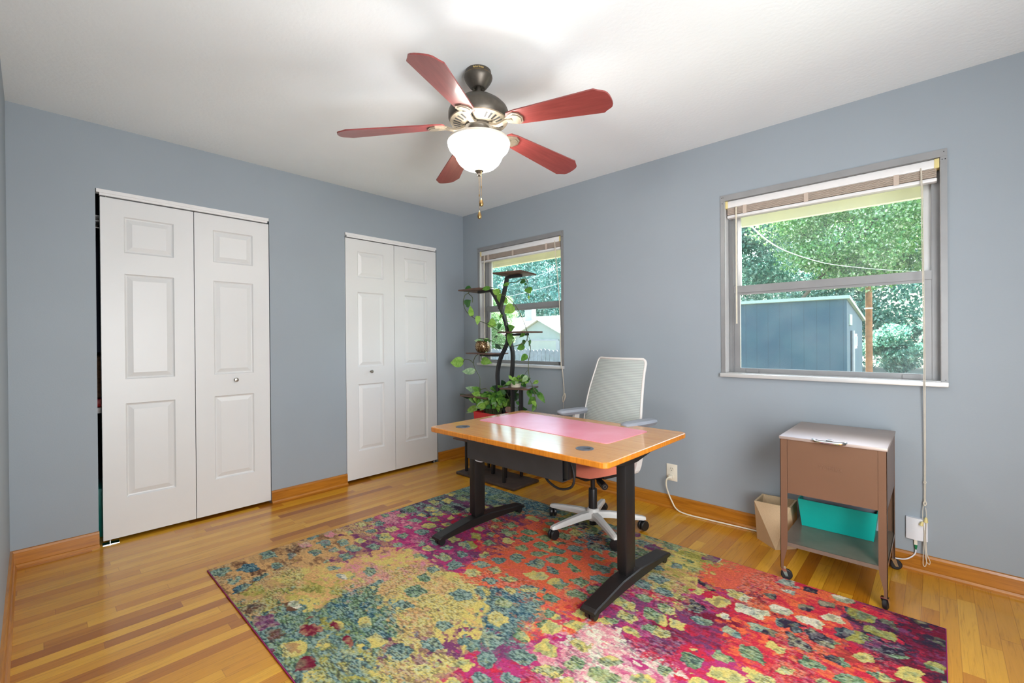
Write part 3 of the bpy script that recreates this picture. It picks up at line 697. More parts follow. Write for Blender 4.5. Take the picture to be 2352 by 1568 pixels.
# ================================================================== OFFICE CHAIR
def make_chair():
    rz = R(-13.5)
    r = thing('office_chair', 'white-framed mesh office chair with salmon seat behind the desk', 'chair', (1.98, -.67, 0), rz)
    L = dict(local=True)
    # five-star base
    hub = B().lathe([(.030, .062), (.040, .075), (.040, .125), (.033, .135), (.029, .136)], 28).build('hub', M['chair_white'], r, **L)
    B().lathe([(.022, .035), (.022, .062)], 20).build('hub_tip', M['black_plastic'], hub, **L)
    for k in range(5):
        a = R(52+72*k)+0
        m = Matrix.Rotation(a, 4, 'Z')
        prof = [(.02, .118, .082, .024), (.10, .118, .082, .021), (.22, .104, .074, .018), (.30, .092, .070, .017), (.318, .086, .072, .014)]
        vs = []
        for (x, zt, zb, w) in prof: vs += [(x, -w, zb), (x, w, zb), (x, w, zt-.012), (x, w*.6, zt), (x, -w*.6, zt), (x, -w, zt-.012)]
        n = len(prof); fs = [(i*6+q, i*6+(q+1) % 6, (i+1)*6+(q+1) % 6, (i+1)*6+q)[::-1] for i in range(n-1) for q in range(6)]+[(0, 1, 2, 3, 4, 5), tuple(range((n-1)*6, n*6))[::-1]]
        leg = B().add(vs, fs, m).build('base_leg', M['chair_white'], r, **L)
        zc = .03+ (RZ if k in (2, 3, 4) else .003)
        c = B(); cm = m @ Matrix.Translation((.303, 0, 0)) @ Matrix.Rotation(R(35+50*k), 4, 'Z')
        for s in (-1, 1):
            c.lathe([(.012, -.009), (.027, -.009), (.030, -.005), (.030, .005), (.027, .009), (.012, .009)], 24, cm @ Matrix.Translation((0, s*.0125, zc+.002)) @ Matrix.Rotation(R(90), 4, 'X'))
        c.lathe([(.006, zc), (.006, .078)], 10, m @ Matrix.Translation((.303, 0, 0)))
        c.build('caster', M['black_plastic'], r, **L)
    B().lathe([(.026, .125), (.026, .25), (.024, .255)], 24).lathe([(.014, .25), (.014, .36)], 20).build('gas_column', M['black_plastic'], r, **L)
    mech = B().rbox(-.10, .10, -.15, .13, .338, .395, .025).rbox(.13, .20, -.10, .10, .372, .40, .01).rbox(-.19, .19, -.17, .16, .383, .405, .008)
    mech.rbox(-.12, .12, .08, .22, .36, .40, .012).build('tilt_mechanism', M['black_plastic'], r, **L)
    lv = B().cyl((.05, -.05, .366), (.215, -.12, .352), .010).cyl((.16, -.098, .357), (.235, -.13, .35), .019, n=24)
    lvo = lv.build('tension_lever', M['black_plastic'], r, **L)
    B().tube([(.2365+.0*0+.0085*math.cos(t)*.4, -.1308+.0085*math.cos(t)*.9, .35+.0085*math.sin(t)) for t in np.linspace(0, 2*math.pi, 20)], .0015, 6).build('lever_ring', M['nickel'], lvo, **L)
    # seat cushion: waterfall front, slightly dished
    def seat_grid(x, y):
        u, v = x/.245, y/.235
        z = .468-.020*max(0, -v-.35)**1.4*2.2+.012*abs(u)**3-.010*(1-u*u)*(1-v*v)
        return z
    nx, ny = 25, 25; vs = []; fs = []
    def outline(u, v):
        # rounded rectangle mapping
        x = .245*u*(1-.24*abs(v)**3); y = .235*v*(1-.20*abs(u)**3); return x, y-.01
    for j in range(ny):
        for i in range(nx):
            u, v = -1+2*i/(nx-1), -1+2*j/(ny-1); x, y = outline(u, v)
            e = max(abs(u), abs(v)); drop = .022*max(0, (e-.82)/.18)**2
            vs.append((x, y, seat_grid(x, y)-drop))
    for j in range(ny):
        for i in range(nx):
            u, v = -1+2*i/(nx-1), -1+2*j/(ny-1); x, y = outline(u*.95, v*.95); vs.append((x, y, .405-.012*max(0, -v)**3))
    N = nx*ny
    for j in range(ny-1):
        for i in range(nx-1):
            a = j*nx+i; fs.append((a, a+1, a+nx+1, a+nx)); fs.append((N+a, N+a+nx, N+a+nx+1, N+a+1))
    bd = [i for i in range(nx)]+[j*nx+nx-1 for j in range(1, ny)]+[(ny-1)*nx+i for i in range(nx-2, -1, -1)]+[j*nx for j in range(ny-2, 0, -1)]
    for k in range(len(bd)): a, c = bd[k], bd[(k+1) % len(bd)]; fs.append((a, N+a, N+c, c))
    B().add(vs, fs, None, True).build('seat', M['salmon'], r, split=60, **L)
    # back frame
    def bp(u, t):   # u -1..1 across, t 0..1 up
        z = .50+.545*t
        y = .175+.145*t+.03*math.sin(t*math.pi)*-.8
        hw = .245-.037*t+.010*math.sin(math.pi*min(1, t*1.2))
        x = u*hw; y += .035*(u*u-1)*-1*(-1)   # curve edges toward the sitter
        return Vector((x-.055+.025*(1-t), y, z))
    path = []
    for k in range(12): path.append(bp(-1, k/11*.94))
    for a in (10, 30, 50, 70, 88): path.append(bp(-1+.13*(1-math.cos(R(a))), .94+.06*math.sin(R(a))))
    for k in range(1, 8): path.append(bp(-.87+1.74*k/8, 1))
    for a in (88, 70, 50, 30, 10): path.append(bp(1-.13*(1-math.cos(R(a))), .94+.06*math.sin(R(a))))
    for k in range(12): path.append(bp(1, .94-k/11*.94))
    path.append(bp(.5, -.02)); path.append(bp(0, -.03)); path.append(bp(-.5, -.02)); path.append(bp(-1, 0))
    fr = B().tube(path, .0085, 8, res=2); fr.build('back_frame', M['chair_white'], r, **L)
    # mesh of fine horizontal threads over a translucent sheet
    t = NT('grey_mesh_fabric'); v = t.coord(); sp = t.n('ShaderNodeSeparateXYZ'); t.l(v, sp.inputs[0])
    s = t.math('SINE', t.math('MULTIPLY', sp.outputs[2], 628))
    nz = t.noise(v, 300, 2)
    al = t.ramp(s, [(.1, (.84,)*3+(1,)), (.6, (1.0,)*3+(1,))]); t.l(al, t.b.inputs['Alpha'])
    t.l(t.ramp(s, [(.1, srgb(166, 174, 170)), (.7, srgb(186, 194, 189))]), t.b.inputs['Base Color']); t.b.inputs['Roughness'].default_value = .6
    t.bump(s, .15, .002)
    nx, ny = 16, 40; vs = []; fs = []
    for j in range(ny):
        for i in range(nx):
            p = bp((-1+2*i/(nx-1))*.985, j/(ny-1)*.99+.003); p.y -= .004; vs.append(p)
    for j in range(ny-1):
        for i in range(nx-1): a = j*nx+i; fs.append((a, a+1, a+nx+1, a+nx))
    B().add(vs, fs, None, True).build('back_mesh', t.m, r, **L)
    # spine and lumbar bar
    B().rtube([(0, .14, .39), (0, .22, .40), (0, .245, .46), (0, .235, .54)], .06, .02, 4, side=(1, 0, 0)).build('back_support', M['chair_white'], r, **L)
    for s in (-1, 1):
        post = B().rtube([(s*.18, .05, .395), (s*.245, .06, .40), (s*.280, .085, .44), (s*.285, .12, .665)], .044, .020, 5, side=(0, 1, 0)).build('arm_post', M['chair_white'], r, **L)
        P = []
        pad = B()
        vs = []; prof = [(y_+.135, w_, a_+.008, b_+.008) for y_, w_, a_, b_ in ((-.17, .018, .672, .688), (-.16, .030, .664, .693), (-.12, .040, .66, .697), (.0, .042, .66, .698), (.07, .036, .662, .697), (.095, .022, .668, .692))]
        for (y, w, zb, zt) in prof: vs += [(s*.285-w*.7, y, zb), (s*.285+w*.7, y, zb), (s*.285+w, y, (zb+zt)/2), (s*.285+w*.8, y, zt-.003), (s*.285, y, zt), (s*.285-w*.8, y, zt-.003), (s*.285-w, y, (zb+zt)/2)]
        n = len(prof); fs = [(i*7+q, i*7+(q+1) % 7, (i+1)*7+(q+1) % 7, (i+1)*7+q)[::-1] for i in range(n-1) for q in range(7)]+[tuple(range(7)), tuple(range((n-1)*7, n*7))[::-1]]
        pad.add(vs, fs, None, True); pad.build('arm_pad', M['chair_pad'], r, split=50, **L)
make_chair()

# ================================================================== FILING CART
def make_cart():
    r = thing('filing_cart', 'mauve-brown steel filing cart on casters against the back wall', 'cart', (3.17, -.29, 0))
    x0, x1, y0, y1 = 2.972, 3.372, -.54, -.045
    zb, zt = .425, .692
    B().box(x0+.03, x1-.03, y0-.0, y0+.003, zb, zt).box(x0, x1, y1-.003, y1, zb, zt).box(x0, x0+.003, y0+.02, y1, zb, zt).box(x1-.003, x1, y0+.02, y1, zb, zt).box(x0, x1, y0+.003, y1, zb, zb+.003).build('cabinet_box', M['mauve'], r)
    B().rbox(x0-.004, x1+.004, y0-.006, y1, zt-.008, zt+.006, .002).build('lid', M['mauve_top'], r)
    def leg(xa, ya, sx, sy):
        b = B(); w = .030; t = .002
        # angle-iron leg that tapers below the shelf
        for (u0, u1, f) in ((0, 1, 0), (0, 1, 1)):
            pts = [(zt-.008, w), (.19, w), (.15, w*.9), (.085, w*.42), (.055, w*.42)]
            vs = []
            for z, ww in pts:
                if f == 0: vs += [(xa, ya, z), (xa+sx*ww, ya, z), (xa+sx*ww, ya+sy*t, z), (xa, ya+sy*t, z)]
                else: vs += [(xa, ya, z), (xa, ya+sy*ww, z), (xa+sx*t, ya+sy*ww, z), (xa+sx*t, ya, z)]
            n = len(pts); fs = [(i*4+q, i*4+(q+1) % 4, (i+1)*4+(q+1) % 4, (i+1)*4+q) for i in range(n-1) for q in range(4)]+[(0, 1, 2, 3), tuple(range(4*n-4, 4*n))]
            b.add(vs, fs)
        return b
    for xa, ya, sx, sy in ((x0-.001, y0-.001, 1, 1), (x1+.001, y0-.001, -1, 1), (x0-.001, y1, 1, -1), (x1+.001, y1, -1, -1)):
        lo = leg(xa, ya, sx, sy).build('leg', M['mauve'], r)
        cx, cy = xa+sx*.010, ya+sy*.010
        ang = {(-1, 1): 80, (1, 1): 15, (1, -1): 60, (-1, -1): 20}[(sx, sy)]
        m = Matrix.Translation((cx, cy, 0)) @ Matrix.Rotation(R(ang), 4, 'Z')
        c = B(); c.box(-.010, .010, -.0135, .0135, .052, .0555, m)
        for s in (-1, 1): c.prism([(-.010, .054), (.010, .054), (.020, .018), (.008, .018)], s*.0125-.001, s*.0125+.001, m @ Matrix.Rotation(R(90), 4, 'X'))
        c.build('caster_bracket', M['chrome'], r)
        B().lathe([(.006, -.009), (.021, -.009), (.0248, -.006), (.0248, .006), (.021, .009), (.006, .009)], 28, m @ Matrix.Translation((.013, 0, .025)) @ Matrix.Rotation(R(90), 4, 'X')).build('caster_wheel', M['rubber'], r)
    B().box(x0+.001, x1-.001, y0+.001, y1-.001, .183, .186).box(x0+.001, x1-.001, y0+.0005, y0+.003, .168, .186).box(x1-.003, x1, y0+.001, y1, .168, .186).build('lower_shelf', mat('grey_brown_shelf_steel', srgb(124, 110, 98), .28, .3), r)
    # handle and latch
    h = B(); h.tube([(3.108, y0-.004, .700), (3.114, y0-.020, .698), (3.14, y0-.026, .696), (3.17, y0-.027, .696), (3.20, y0-.026, .696), (3.226, y0-.020, .698), (3.232, y0-.004, .700)], [.006, .0075, .008, .008, .008, .0075, .006], 10, res=3)
    h.build('handle', M['chrome'], r)
    B().rbox(3.155, 3.182, y0+.005, y0+.022, zt+.006, zt+.011, .002).build('latch', M['chrome'], r)
    vs, fs = text_mesh('Vertiflex', .030, .0014)
    m = Matrix.Translation((3.174, y0-.0004, .574)) @ Matrix.Rotation(R(90), 4, 'X') @ Matrix.Diagonal((.86, 1, 1, 1))
    B().add(vs, fs, m).build('embossed_lettering', mat('mauve_emboss', srgb(124, 93, 73), .34, .15), r)
make_cart()
# teal tub on the cart shelf
b = B(); bx = (3.008, 3.305, -.262, -.085); tx = (2.995, 3.322, -.285, -.065); z0, z1 = .187, .33
def hollow(b, bx, tx, z0, z1, t=.004):
    def ring(r, z, i=0): return [(r[0]+i, r[2]+i, z), (r[1]-i, r[2]+i, z), (r[1]-i, r[3]-i, z), (r[0]+i, r[3]-i, z)]
    vs = ring(bx, z0)+ring(tx, z1)+ring(tx, z1, t)+ring(bx, z0+t, t)
    fs = [(3, 2, 1, 0)]+[(i, (i+1) % 4, 4+(i+1) % 4, 4+i) for i in range(4)]+[(4+i, 4+(i+1) % 4, 8+(i+1) % 4, 8+i) for i in range(4)]+[(8+i, 8+(i+1) % 4, 12+(i+1) % 4, 12+i) for i in range(4)]+[(12, 13, 14, 15)]
    return b.add(vs, fs)
hollow(b, bx, tx, z0, z1)
rt = thing('storage_tub', 'teal open storage tub on the lower shelf of the filing cart', 'tub', (3.16, -.17, z0))
b.build('tub_body', M['teal'], rt)
B().box(2.999, 3.318, -.182, -.176, z0+.03, z1-.012).build('divider', M['chair_pad'], rt)
# faceted wastebasket
def bin_mesh():
    b = B(); cx, cy = 2.845, -.135
    T = [(2.767, -.215), (2.945, -.205), (2.945, -.045), (2.767, -.055)]
    Bt = [(2.758, -.13), (2.876, -.225), (2.958, -.135), (2.858, -.04)]
    h = .245
    def tilt(T, i, z):
        c = (sum(p[0] for p in T)/4, sum(p[1] for p in T)/4); return [(c[0]+(p[0]-c[0])*i, c[1]+(p[1]-c[1])*i, z) for p in T]
    vs = tilt(Bt, 1, 0)+tilt(T, 1, h)+tilt(T, .90, h)+tilt(Bt, .9, .01)
    fs = [(3, 2, 1, 0)]
    # alternate triangles between bottom and top polygons; bottom vertex i lies under the edge between top i-1 and i
    for i in range(4):
        fs.append((i, 4+i, 4+(i-1) % 4)); fs.append((i, (i+1) % 4, 4+i))
        fs.append((4+i, 4+(i+1) % 4, 8+(i+1) % 4, 8+i))
        fs.append((12+i, 8+(i-1) % 4, 8+i)); fs.append((12+i, 8+i, 12+(i+1) % 4))
    fs.append((12, 13, 14, 15))
    return b.add(vs, fs)
tag(bin_mesh().build('waste_bin', M['kraft'], origin=(2.845, -.135, 0)), 'beige faceted waste bin beside the filing cart', 'bin')

# ================================================================== CEILING FAN
def make_fan():
    cx, cy = 1.956, -1.58
    r = thing('ceiling_fan', 'five-blade cherry ceiling fan with a lit frosted glass bowl', 'ceiling fan', (cx, cy, H), R(-60.6))
    L = dict(local=True); Z = lambda z: z-H
    def P(pr): return [(a, Z(z)) for a, z in pr]
    can = B().lathe(P([(.060, 2.44), (.061, 2.436), (.062, 2.420), (.066, 2.417), (.067, 2.411), (.065, 2.403), (.058, 2.390), (.048, 2.376), (.039, 2.365), (.033, 2.360), (.028, 2.360), (.022, 2.367)]), 40).build('canopy', M['bronze'], r, **L)
    B().lathe(P([(.0625, 2.4205), (.0655, 2.419), (.066, 2.4165)]), 40, cap=False).build('canopy_trim', M['brass'], can, **L)
    # lettering wrapped on the canopy band, facing the camera corner
    vs, fs = text_mesh('Harbor Breeze', .0165, .0005)
    ang0 = math.atan2(-3.0356-cy, 3.5277-cx)-R(-60.6)
    out = []
    for v in vs:
        a = ang0+v.x*.50/.062; rr = .0622+v.z+.0005
        out.append((rr*math.cos(a), rr*math.sin(a), Z(2.4292)+v.y*.8))
    B().add(out, fs).build('gold_lettering', mat('gold_paint', srgb(206, 178, 112), .5), can, **L)
    B().lathe(P([(.0125, 2.37), (.0125, 2.33)]), 20).build('downrod', M['bronze'], r, **L)
    B().lathe(P([(.014, 2.337), (.03, 2.332), (.055, 2.322), (.085, 2.305), (.115, 2.284), (.134, 2.264), (.142, 2.244), (.142, 2.218), (.136, 2.206)]), 56).build('motor_housing', M['bronze'], r, **L)
    B().lathe(P([(.134, 2.208), (.137, 2.205), (.134, 2.201), (.122, 2.198), (.080, 2.188), (.066, 2.186), (.02, 2.186)]), 56).build('vent_ring', M['iron'], r, **L)
    sl = B()
    for k in range(30):
        a = 2*math.pi*k/30; m = Matrix.Rotation(a, 4, 'Z')
        sl.add([(.119, -.0055, Z(2.1965)), (.119, .0055, Z(2.1965)), (.086, .0035, Z(2.1885)), (.086, -.0035, Z(2.1885))], [(0, 1, 2, 3)], m)
    sl.build('vent_slots', M['black_plastic'], r, **L)
    B().lathe(P([(.066, 2.188), (.066, 2.176), (.052, 2.174), (.050, 2.17), (.050, 2.135), (.056, 2.132), (.056, 2.126), (.01, 2.126)]), 36).build('switch_housing', M['bronze'], r, **L)
    # blades
    for k in range(5):
        m = Matrix.Rotation(R(72*k), 4, 'Z') @ Matrix.Translation((.16, 0, Z(2.178))) @ Matrix.Rotation(R(5.8), 4, 'Y') @ Matrix.Rotation(R(-12), 4, 'X')
        out = [(0, .020), (.012, .038), (.05, .046), (.436, .0715), (.441, .0705), (.456, .0595), (.470, .0520), (.480, .0455), (.487, .034), (.4905, .018), (.4915, 0), (.4905, -.018), (.487, -.034), (.480, -.0455), (.470, -.0520), (.456, -.0595), (.441, -.0705), (.436, -.0715), (.05, -.046), (.012, -.038), (0, -.020)]
        bl = B().prism(out[::-1], -.003, .003).build('blade', M['cherry'], r, **L); bl.matrix_local = m
        ir = B()
        plate = [(-.012, .010), (.02, .030), (.045, .040), (.07, .030), (.082, .0), (.07, -.030), (.045, -.040), (.02, -.030), (-.012, -.010)]
        ir.prism(plate[::-1], -.009, -.003, m)
        ir.prism([(x*.8+.008, y*.72) for x, y in plate][::-1], -.0115, -.009, m)
        a = m @ Vector((.0, 0, -.007)); root = Matrix.Rotation(R(72*k), 4, 'Z') @ Vector((.055, 0, Z(2.185)))
        mid = Matrix.Rotation(R(72*k), 4, 'Z') @ Vector((.105, 0, Z(2.163)))
        ir.rtube([root, mid, m @ Vector((-.005, 0, -.007)), m @ Vector((.03, 0, -.008))], .022, .010, 4, side=tuple((Matrix.Rotation(R(72*k), 3, 'Z') @ Vector((0, 1, 0)))))
        ir.build('blade_iron', M['iron'], r, **L)
    bowl = P([(.138, 2.114), (.144, 2.114), (.1465, 2.102), (.1450, 2.090), (.138, 2.073), (.122, 2.057), (.112, 2.044), (.106, 2.028), (.095, 2.010), (.075, 1.992), (.048, 1.980), (.018, 1.975), (0, 1.975)])
    tb = NT('frosted_lit_glass'); tb.b.inputs['Base Color'].default_value = (.9, .88, .84, 1); tb.b.inputs['Roughness'].default_value = .35
    nz = tb.noise(tb.coord(), 14, 3)
    tb.l(tb.ramp(nz.outputs['Fac'], [(.3, (1, .93, .84, 1)), (.7, (1, .97, .92, 1))]), tb.b.inputs['Emission Color'])
    tb.b.inputs['Emission Strength'].default_value = BOWL
    bo = B().lathe(bowl[2:], 64, cap=False).build('glass_bowl', tb.m, r, **L)
    B().lathe([bowl[0]]+[(bowl[0][0], bowl[0][1]+.001)]+bowl[1:2]+bowl[2:3]+[(bowl[0][0], bowl[0][1]-.004)], 64, cap=False).build('bowl_rim', mat('cream_rim_glass', srgb(226, 218, 202), .35), bo, **L)
    inner = [(max(0, a-.004), z+.004 if a < .1 else z+.001) for a, z in bowl]; inner[0] = bowl[0]
    B().lathe(inner, 64, cap=False).build('bowl_lining', mat('inner_bowl_glass', srgb(190, 188, 184), .4), bo, **L)
    B().lathe(P([(.02, 1.976), (.022, 1.972), (.016, 1.966), (.008, 1.960), (.007, 1.953), (.009, 1.950), (0, 1.947)]), 20).build('finial', M['bronze'], r, **L)
    def chain(dx, dy, ztop, zend, name):
        c = B(); z = ztop
        while z > zend+.05:
            c.lathe([(0, -.0016), (.0013, -.0009), (.0016, 0), (.0013, .0009), (0, .0016)], 6, Matrix.Translation((dx, dy, Z(z)))); z -= .0034
        c.cyl((dx, dy, Z(ztop)), (dx, dy, Z(zend+.04)), .0006, n=4)
        c.cyl((dx, dy, Z(ztop-(ztop-zend)*.42)), (dx, dy, Z(ztop-(ztop-zend)*.42-.01)), .0026, n=8)
        o = c.build(name, M['brass'], r, **L)
        B().lathe([(.0, .03), (.003, .027), (.006, .017), (.0100, .006), (.0105, -.001), (.0075, -.008), (0, -.011)], 16, Matrix.Translation((dx, dy, Z(zend+.012)))).build('teardrop_pull', M['brass'], o, **L)
    chain(.0, .0, 1.948, 1.745, 'pull_chain'); chain(.010, .013, 1.968, 1.80, 'pull_chain')
    for s in (-1, 1):
        l = bpy.data.lights.new('bulb_light', 'POINT'); l.energy = BULB; l.color = (1, .98, .95); l.shadow_soft_size = .02
        o = bpy.data.objects.new('bulb_light', l); col.objects.link(o); o.location = (cx+s*.035, cy-s*.025, 2.084)
BOWL, BULB = 20.0, 1.7; make_fan()
pass

# ================================================================== PLANT STAND AND PLANTS
LEAVES=[(0.543,-0.386,1.641,0.473,-0.406,1.604,0.6,2),(0.494,-0.4,1.487,0.579,-0.42,1.522,0.8,2),(0.541,-0.37,1.39,0.535,-0.39,1.478,0.6,0),(0.648,-0.395,1.382,0.66,-0.415,1.305,0.6,0),(0.803,-0.403,1.606,0.715,-0.423,1.611,0.5,1),(0.887,-0.37,1.56,0.821,-0.39,1.598,0.85,0),(0.836,-0.318,1.563,0.863,-0.338,1.473,0.55,0),(0.896,-0.33,1.529,0.947,-0.35,1.472,0.6,0),(1.007,-0.333,1.453,0.924,-0.353,1.395,0.85,0),(1.01,-0.388,1.63,0.954,-0.408,1.615,0.5,1),(1.16,-0.356,1.643,1.113,-0.376,1.625,0.6,2),(1.194,-0.382,1.614,1.191,-0.402,1.599,0.9,2),(1.217,-0.393,1.576,1.262,-0.413,1.528,0.95,1),(1.231,-0.399,1.514,1.253,-0.419,1.482,0.4,0),(0.929,-0.389,1.382,0.923,-0.409,1.347,0.7,1),(0.707,-0.317,1.332,0.815,-0.337,1.294,0.75,0),(0.849,-0.327,1.313,0.838,-0.347,1.257,0.6,2),(0.938,-0.329,1.257,1.028,-0.349,1.282,0.8,1),(0.817,-0.33,1.21,0.797,-0.35,1.194,0.5,3),(1.018,-0.391,1.223,1.043,-0.411,1.122,0.5,1),(1.172,-0.379,1.223,1.123,-0.399,1.194,0.5,1),(1.135,-0.347,1.173,1.143,-0.367,1.127,0.6,2),(1.19,-0.337,1.173,1.195,-0.357,1.118,0.35,2),(1.117,-0.325,1.126,1.047,-0.345,1.099,0.75,1),(0.363,-0.322,0.976,0.195,-0.342,0.965,0.62,0),(0.604,-0.401,0.9,0.436,-0.421,0.908,0.4,4),(0.643,-0.349,1.001,0.786,-0.369,0.98,0.5,0),(0.683,-0.343,1.139,0.71,-0.363,1.059,0.5,4),(0.826,-0.359,1.132,0.914,-0.379,1.098,0.4,3),(1.202,-0.392,1.056,1.155,-0.412,1.009,0.75,1),(0.615,-0.363,0.734,0.446,-0.383,0.75,0.36,4),(0.535,-0.401,0.669,0.403,-0.421,0.698,0.25,3),(0.792,-0.317,0.755,0.72,-0.337,0.761,0.6,1),(0.798,-0.323,0.656,0.826,-0.343,0.787,0.36,2),(0.931,-0.355,0.724,0.89,-0.375,0.776,0.5,2),(1.196,-0.38,0.888,1.155,-0.4,0.843,0.7,4),(1.076,-0.319,0.842,1.141,-0.339,0.792,0.6,2),(1.097,-0.353,0.819,1.033,-0.373,0.816,0.5,1),(1.109,-0.322,0.889,1.096,-0.342,0.858,0.8,0),(1.257,-0.325,0.853,1.217,-0.345,0.826,0.6,0),(1.194,-0.359,0.779,1.225,-0.379,0.712,0.62,1),(1.225,-0.369,0.789,1.325,-0.389,0.759,0.5,2),(1.282,-0.35,0.761,1.361,-0.37,0.697,0.45,1),(1.262,-0.367,0.722,1.196,-0.387,0.667,0.6,1),(1.263,-0.394,0.704,1.307,-0.414,0.667,0.6,0),(1.273,-0.379,0.682,1.261,-0.399,0.619,0.6,1),(1.052,-0.329,0.616,1.159,-0.349,0.62,0.5,2),(1.117,-0.406,0.688,1.141,-0.426,0.662,0.9,2),(0.634,-0.405,0.588,0.515,-0.425,0.557,0.5,0),(0.538,-0.347,0.557,0.44,-0.367,0.52,0.3,4)]
VINES=[[(0.966,-0.356,1.24),(0.894,-0.381,1.248),(0.812,-0.39,1.289),(0.731,-0.377,1.315),(0.591,-0.351,1.352),(0.49,-0.332,1.391),(0.425,-0.334,1.436),(0.417,-0.356,1.486),(0.442,-0.381,1.533),(0.476,-0.39,1.575),(0.498,-0.376,1.591),(0.513,-0.35,1.617),(0.61,-0.332,1.627),(0.718,-0.335,1.632),(0.815,-0.357,1.611)],[(0.864,-0.356,1.607),(0.923,-0.381,1.547),(0.977,-0.39,1.533),(1.056,-0.377,1.466),(1.086,-0.351,1.403),(1.111,-0.332,1.336),(1.153,-0.334,1.246),(1.178,-0.356,1.21),(1.188,-0.381,1.166),(1.137,-0.39,1.14),(1.04,-0.376,1.122),(0.959,-0.35,1.126),(0.778,-0.332,1.14)],[(0.989,-0.356,1.641),(1.08,-0.381,1.635),(1.142,-0.39,1.648),(1.183,-0.377,1.65),(1.183,-0.351,1.63),(1.164,-0.332,1.585),(1.174,-0.334,1.532),(1.198,-0.356,1.489)],[(1.201,-0.383,1.175),(1.232,-0.389,1.14),(1.224,-0.374,1.109),(1.192,-0.348,1.043),(1.168,-0.331,1.011),(1.169,-0.336,0.937),(1.2,-0.359,0.869),(1.243,-0.383,0.83)],[(0.693,-0.383,1.082),(0.644,-0.389,1.056),(0.584,-0.374,1.028),(0.532,-0.348,0.981),(0.524,-0.331,0.941),(0.569,-0.336,0.888),(0.626,-0.359,0.849),(0.652,-0.383,0.794),(0.651,-0.389,0.727),(0.622,-0.373,0.666)],[(0.434,-0.383,0.98),(0.468,-0.389,1.006),(0.518,-0.374,0.997),(0.529,-0.348,0.971)],[(0.577,-0.383,0.897),(0.603,-0.389,0.915)],[(0.721,-0.383,1.059),(0.686,-0.389,1.04),(0.662,-0.374,1.01)],[(0.609,-0.356,1.188),(0.692,-0.381,1.188),(0.804,-0.39,1.168),(0.83,-0.377,1.154)],[(0.985,-0.356,1.222),(1.057,-0.381,1.18),(1.034,-0.39,1.136)],[(1.194,-0.383,1.055),(1.22,-0.389,1.015)],[(1.243,-0.383,0.83),(1.282,-0.389,0.778),(1.302,-0.374,0.765)],[(1.254,-0.383,0.805),(1.282,-0.389,0.726),(1.279,-0.374,0.639)],[(0.974,-0.383,0.741),(1.017,-0.389,0.678),(0.977,-0.374,0.632)],[(0.647,-0.383,0.746),(0.731,-0.389,0.761),(0.769,-0.374,0.734)],[(0.942,-0.356,1.387),(0.978,-0.381,1.335),(0.98,-0.39,1.294)],[(0.475,-0.356,1.595),(0.561,-0.381,1.55),(0.571,-0.39,1.505)]]
SHELVES = []
def make_stand():
    r = thing('plant_stand', 'tall curved black metal plant stand with brown board shelves in the corner', 'plant stand', (.795, -.337, 0))
    B().rbox(.45, 1.142, -.49, -.184, .004, .024, .003).build('base_board', M['stand_base'], r)
    for x in (.48, 1.11):
        for y in (-.47, -.21): B().cyl((x, y, 0), (x, y, .005), .012, n=12).build('foot_pad', M['rubber'], r)
    y = -.34
    def bar(pts, name='curved_post', w=.03, h=.022, res=4): B().rtube(pts, w, h, res).build(name, M['black_metal'], r)
    bar([(.60, y, 1.594), (.742, y, 1.596), (.766, y, 1.59), (.828, y, 1.507), (.884, y, 1.413), (.933, y, 1.302), (.950, y, 1.22), (.946, y, 1.158), (.916, y, 1.104), (.859, y, 1.012), (.827, y, .901), (.83, y, .791), (.85, y, .664), (.88, y, .60), (.93, y, .50), (.94, y, .38), (.92, y, .25), (.90, y, .024)])
    bar([(1.12, y-.02, 1.685), (.975, y-.02, 1.684), (.960, y-.02, 1.66), (.935, y-.02, 1.58), (.905, y-.02, 1.49), (.879, y-.02, 1.431)])
    bar([(.95, y+.02, 1.19), (.972, y+.02, 1.12), (.984, y+.02, 1.06), (.981, y+.02, .96), (.960, y+.02, .817), (.921, y+.02, .706), (.869, y+.02, .574), (.80, y+.02, .40), (.76, y+.02, .25), (.74, y+.02, .024)])
    # arms carrying shelves
    def arm(pts): B().rtube(pts, .025, .018, 1).build('shelf_arm', M['black_metal'], r)
    arm([(.93, y, 1.215), (1.03, y, 1.217), (1.17, y, 1.217)]); arm([(.88, y, 1.045), (.78, y, 1.043), (.62, y, 1.043)])
    for (px_, py_, zt) in ((.51, -.42, .312), (.575, -.21, .312), (.985, -.435, .30), (.975, -.215, .30)):
        B().rtube([(px_, py_, .024), (px_, py_, zt)], .02, .02, 1).build('post', M['black_metal'], r)
    for (px_, py_, z0, zt) in ((1.062, -.41, .31, .782), (1.145, -.40, .31, .782), (.575, -.34, .32, .675)):
        B().rtube([(px_, py_, z0), (px_, py_, zt)], .028, .02, 1).build('post', M['black_metal'], r)
    def shelf(cx, cy, z, lx, ly, rot, tilt=0):
        m = Matrix.Translation((cx, cy, z)) @ Matrix.Rotation(R(rot), 4, 'Z') @ Matrix.Rotation(R(tilt), 4, 'Y')
        B().rbox(-lx/2, lx/2, -ly/2, ly/2, -.006, .006, .002, mtx=m).build('shelf', M['wood_dark'], r)
    shelf(1.052, -.36, 1.706, .26, .26, 12); shelf(.60, -.34, 1.611, .26, .25, 4)
    shelf(1.083, -.34, 1.235, .30, .22, -4); shelf(.695, -.34, 1.060, .32, .22, -6)
    shelf(1.09, -.36, .791, .24, .24, 20); shelf(.63, -.34, .687, .34, .22, 0)
    shelf(.66, -.38, .305, .52, .20, 0); shelf(1.02, -.33, .303, .24, .24, 0)
make_stand()

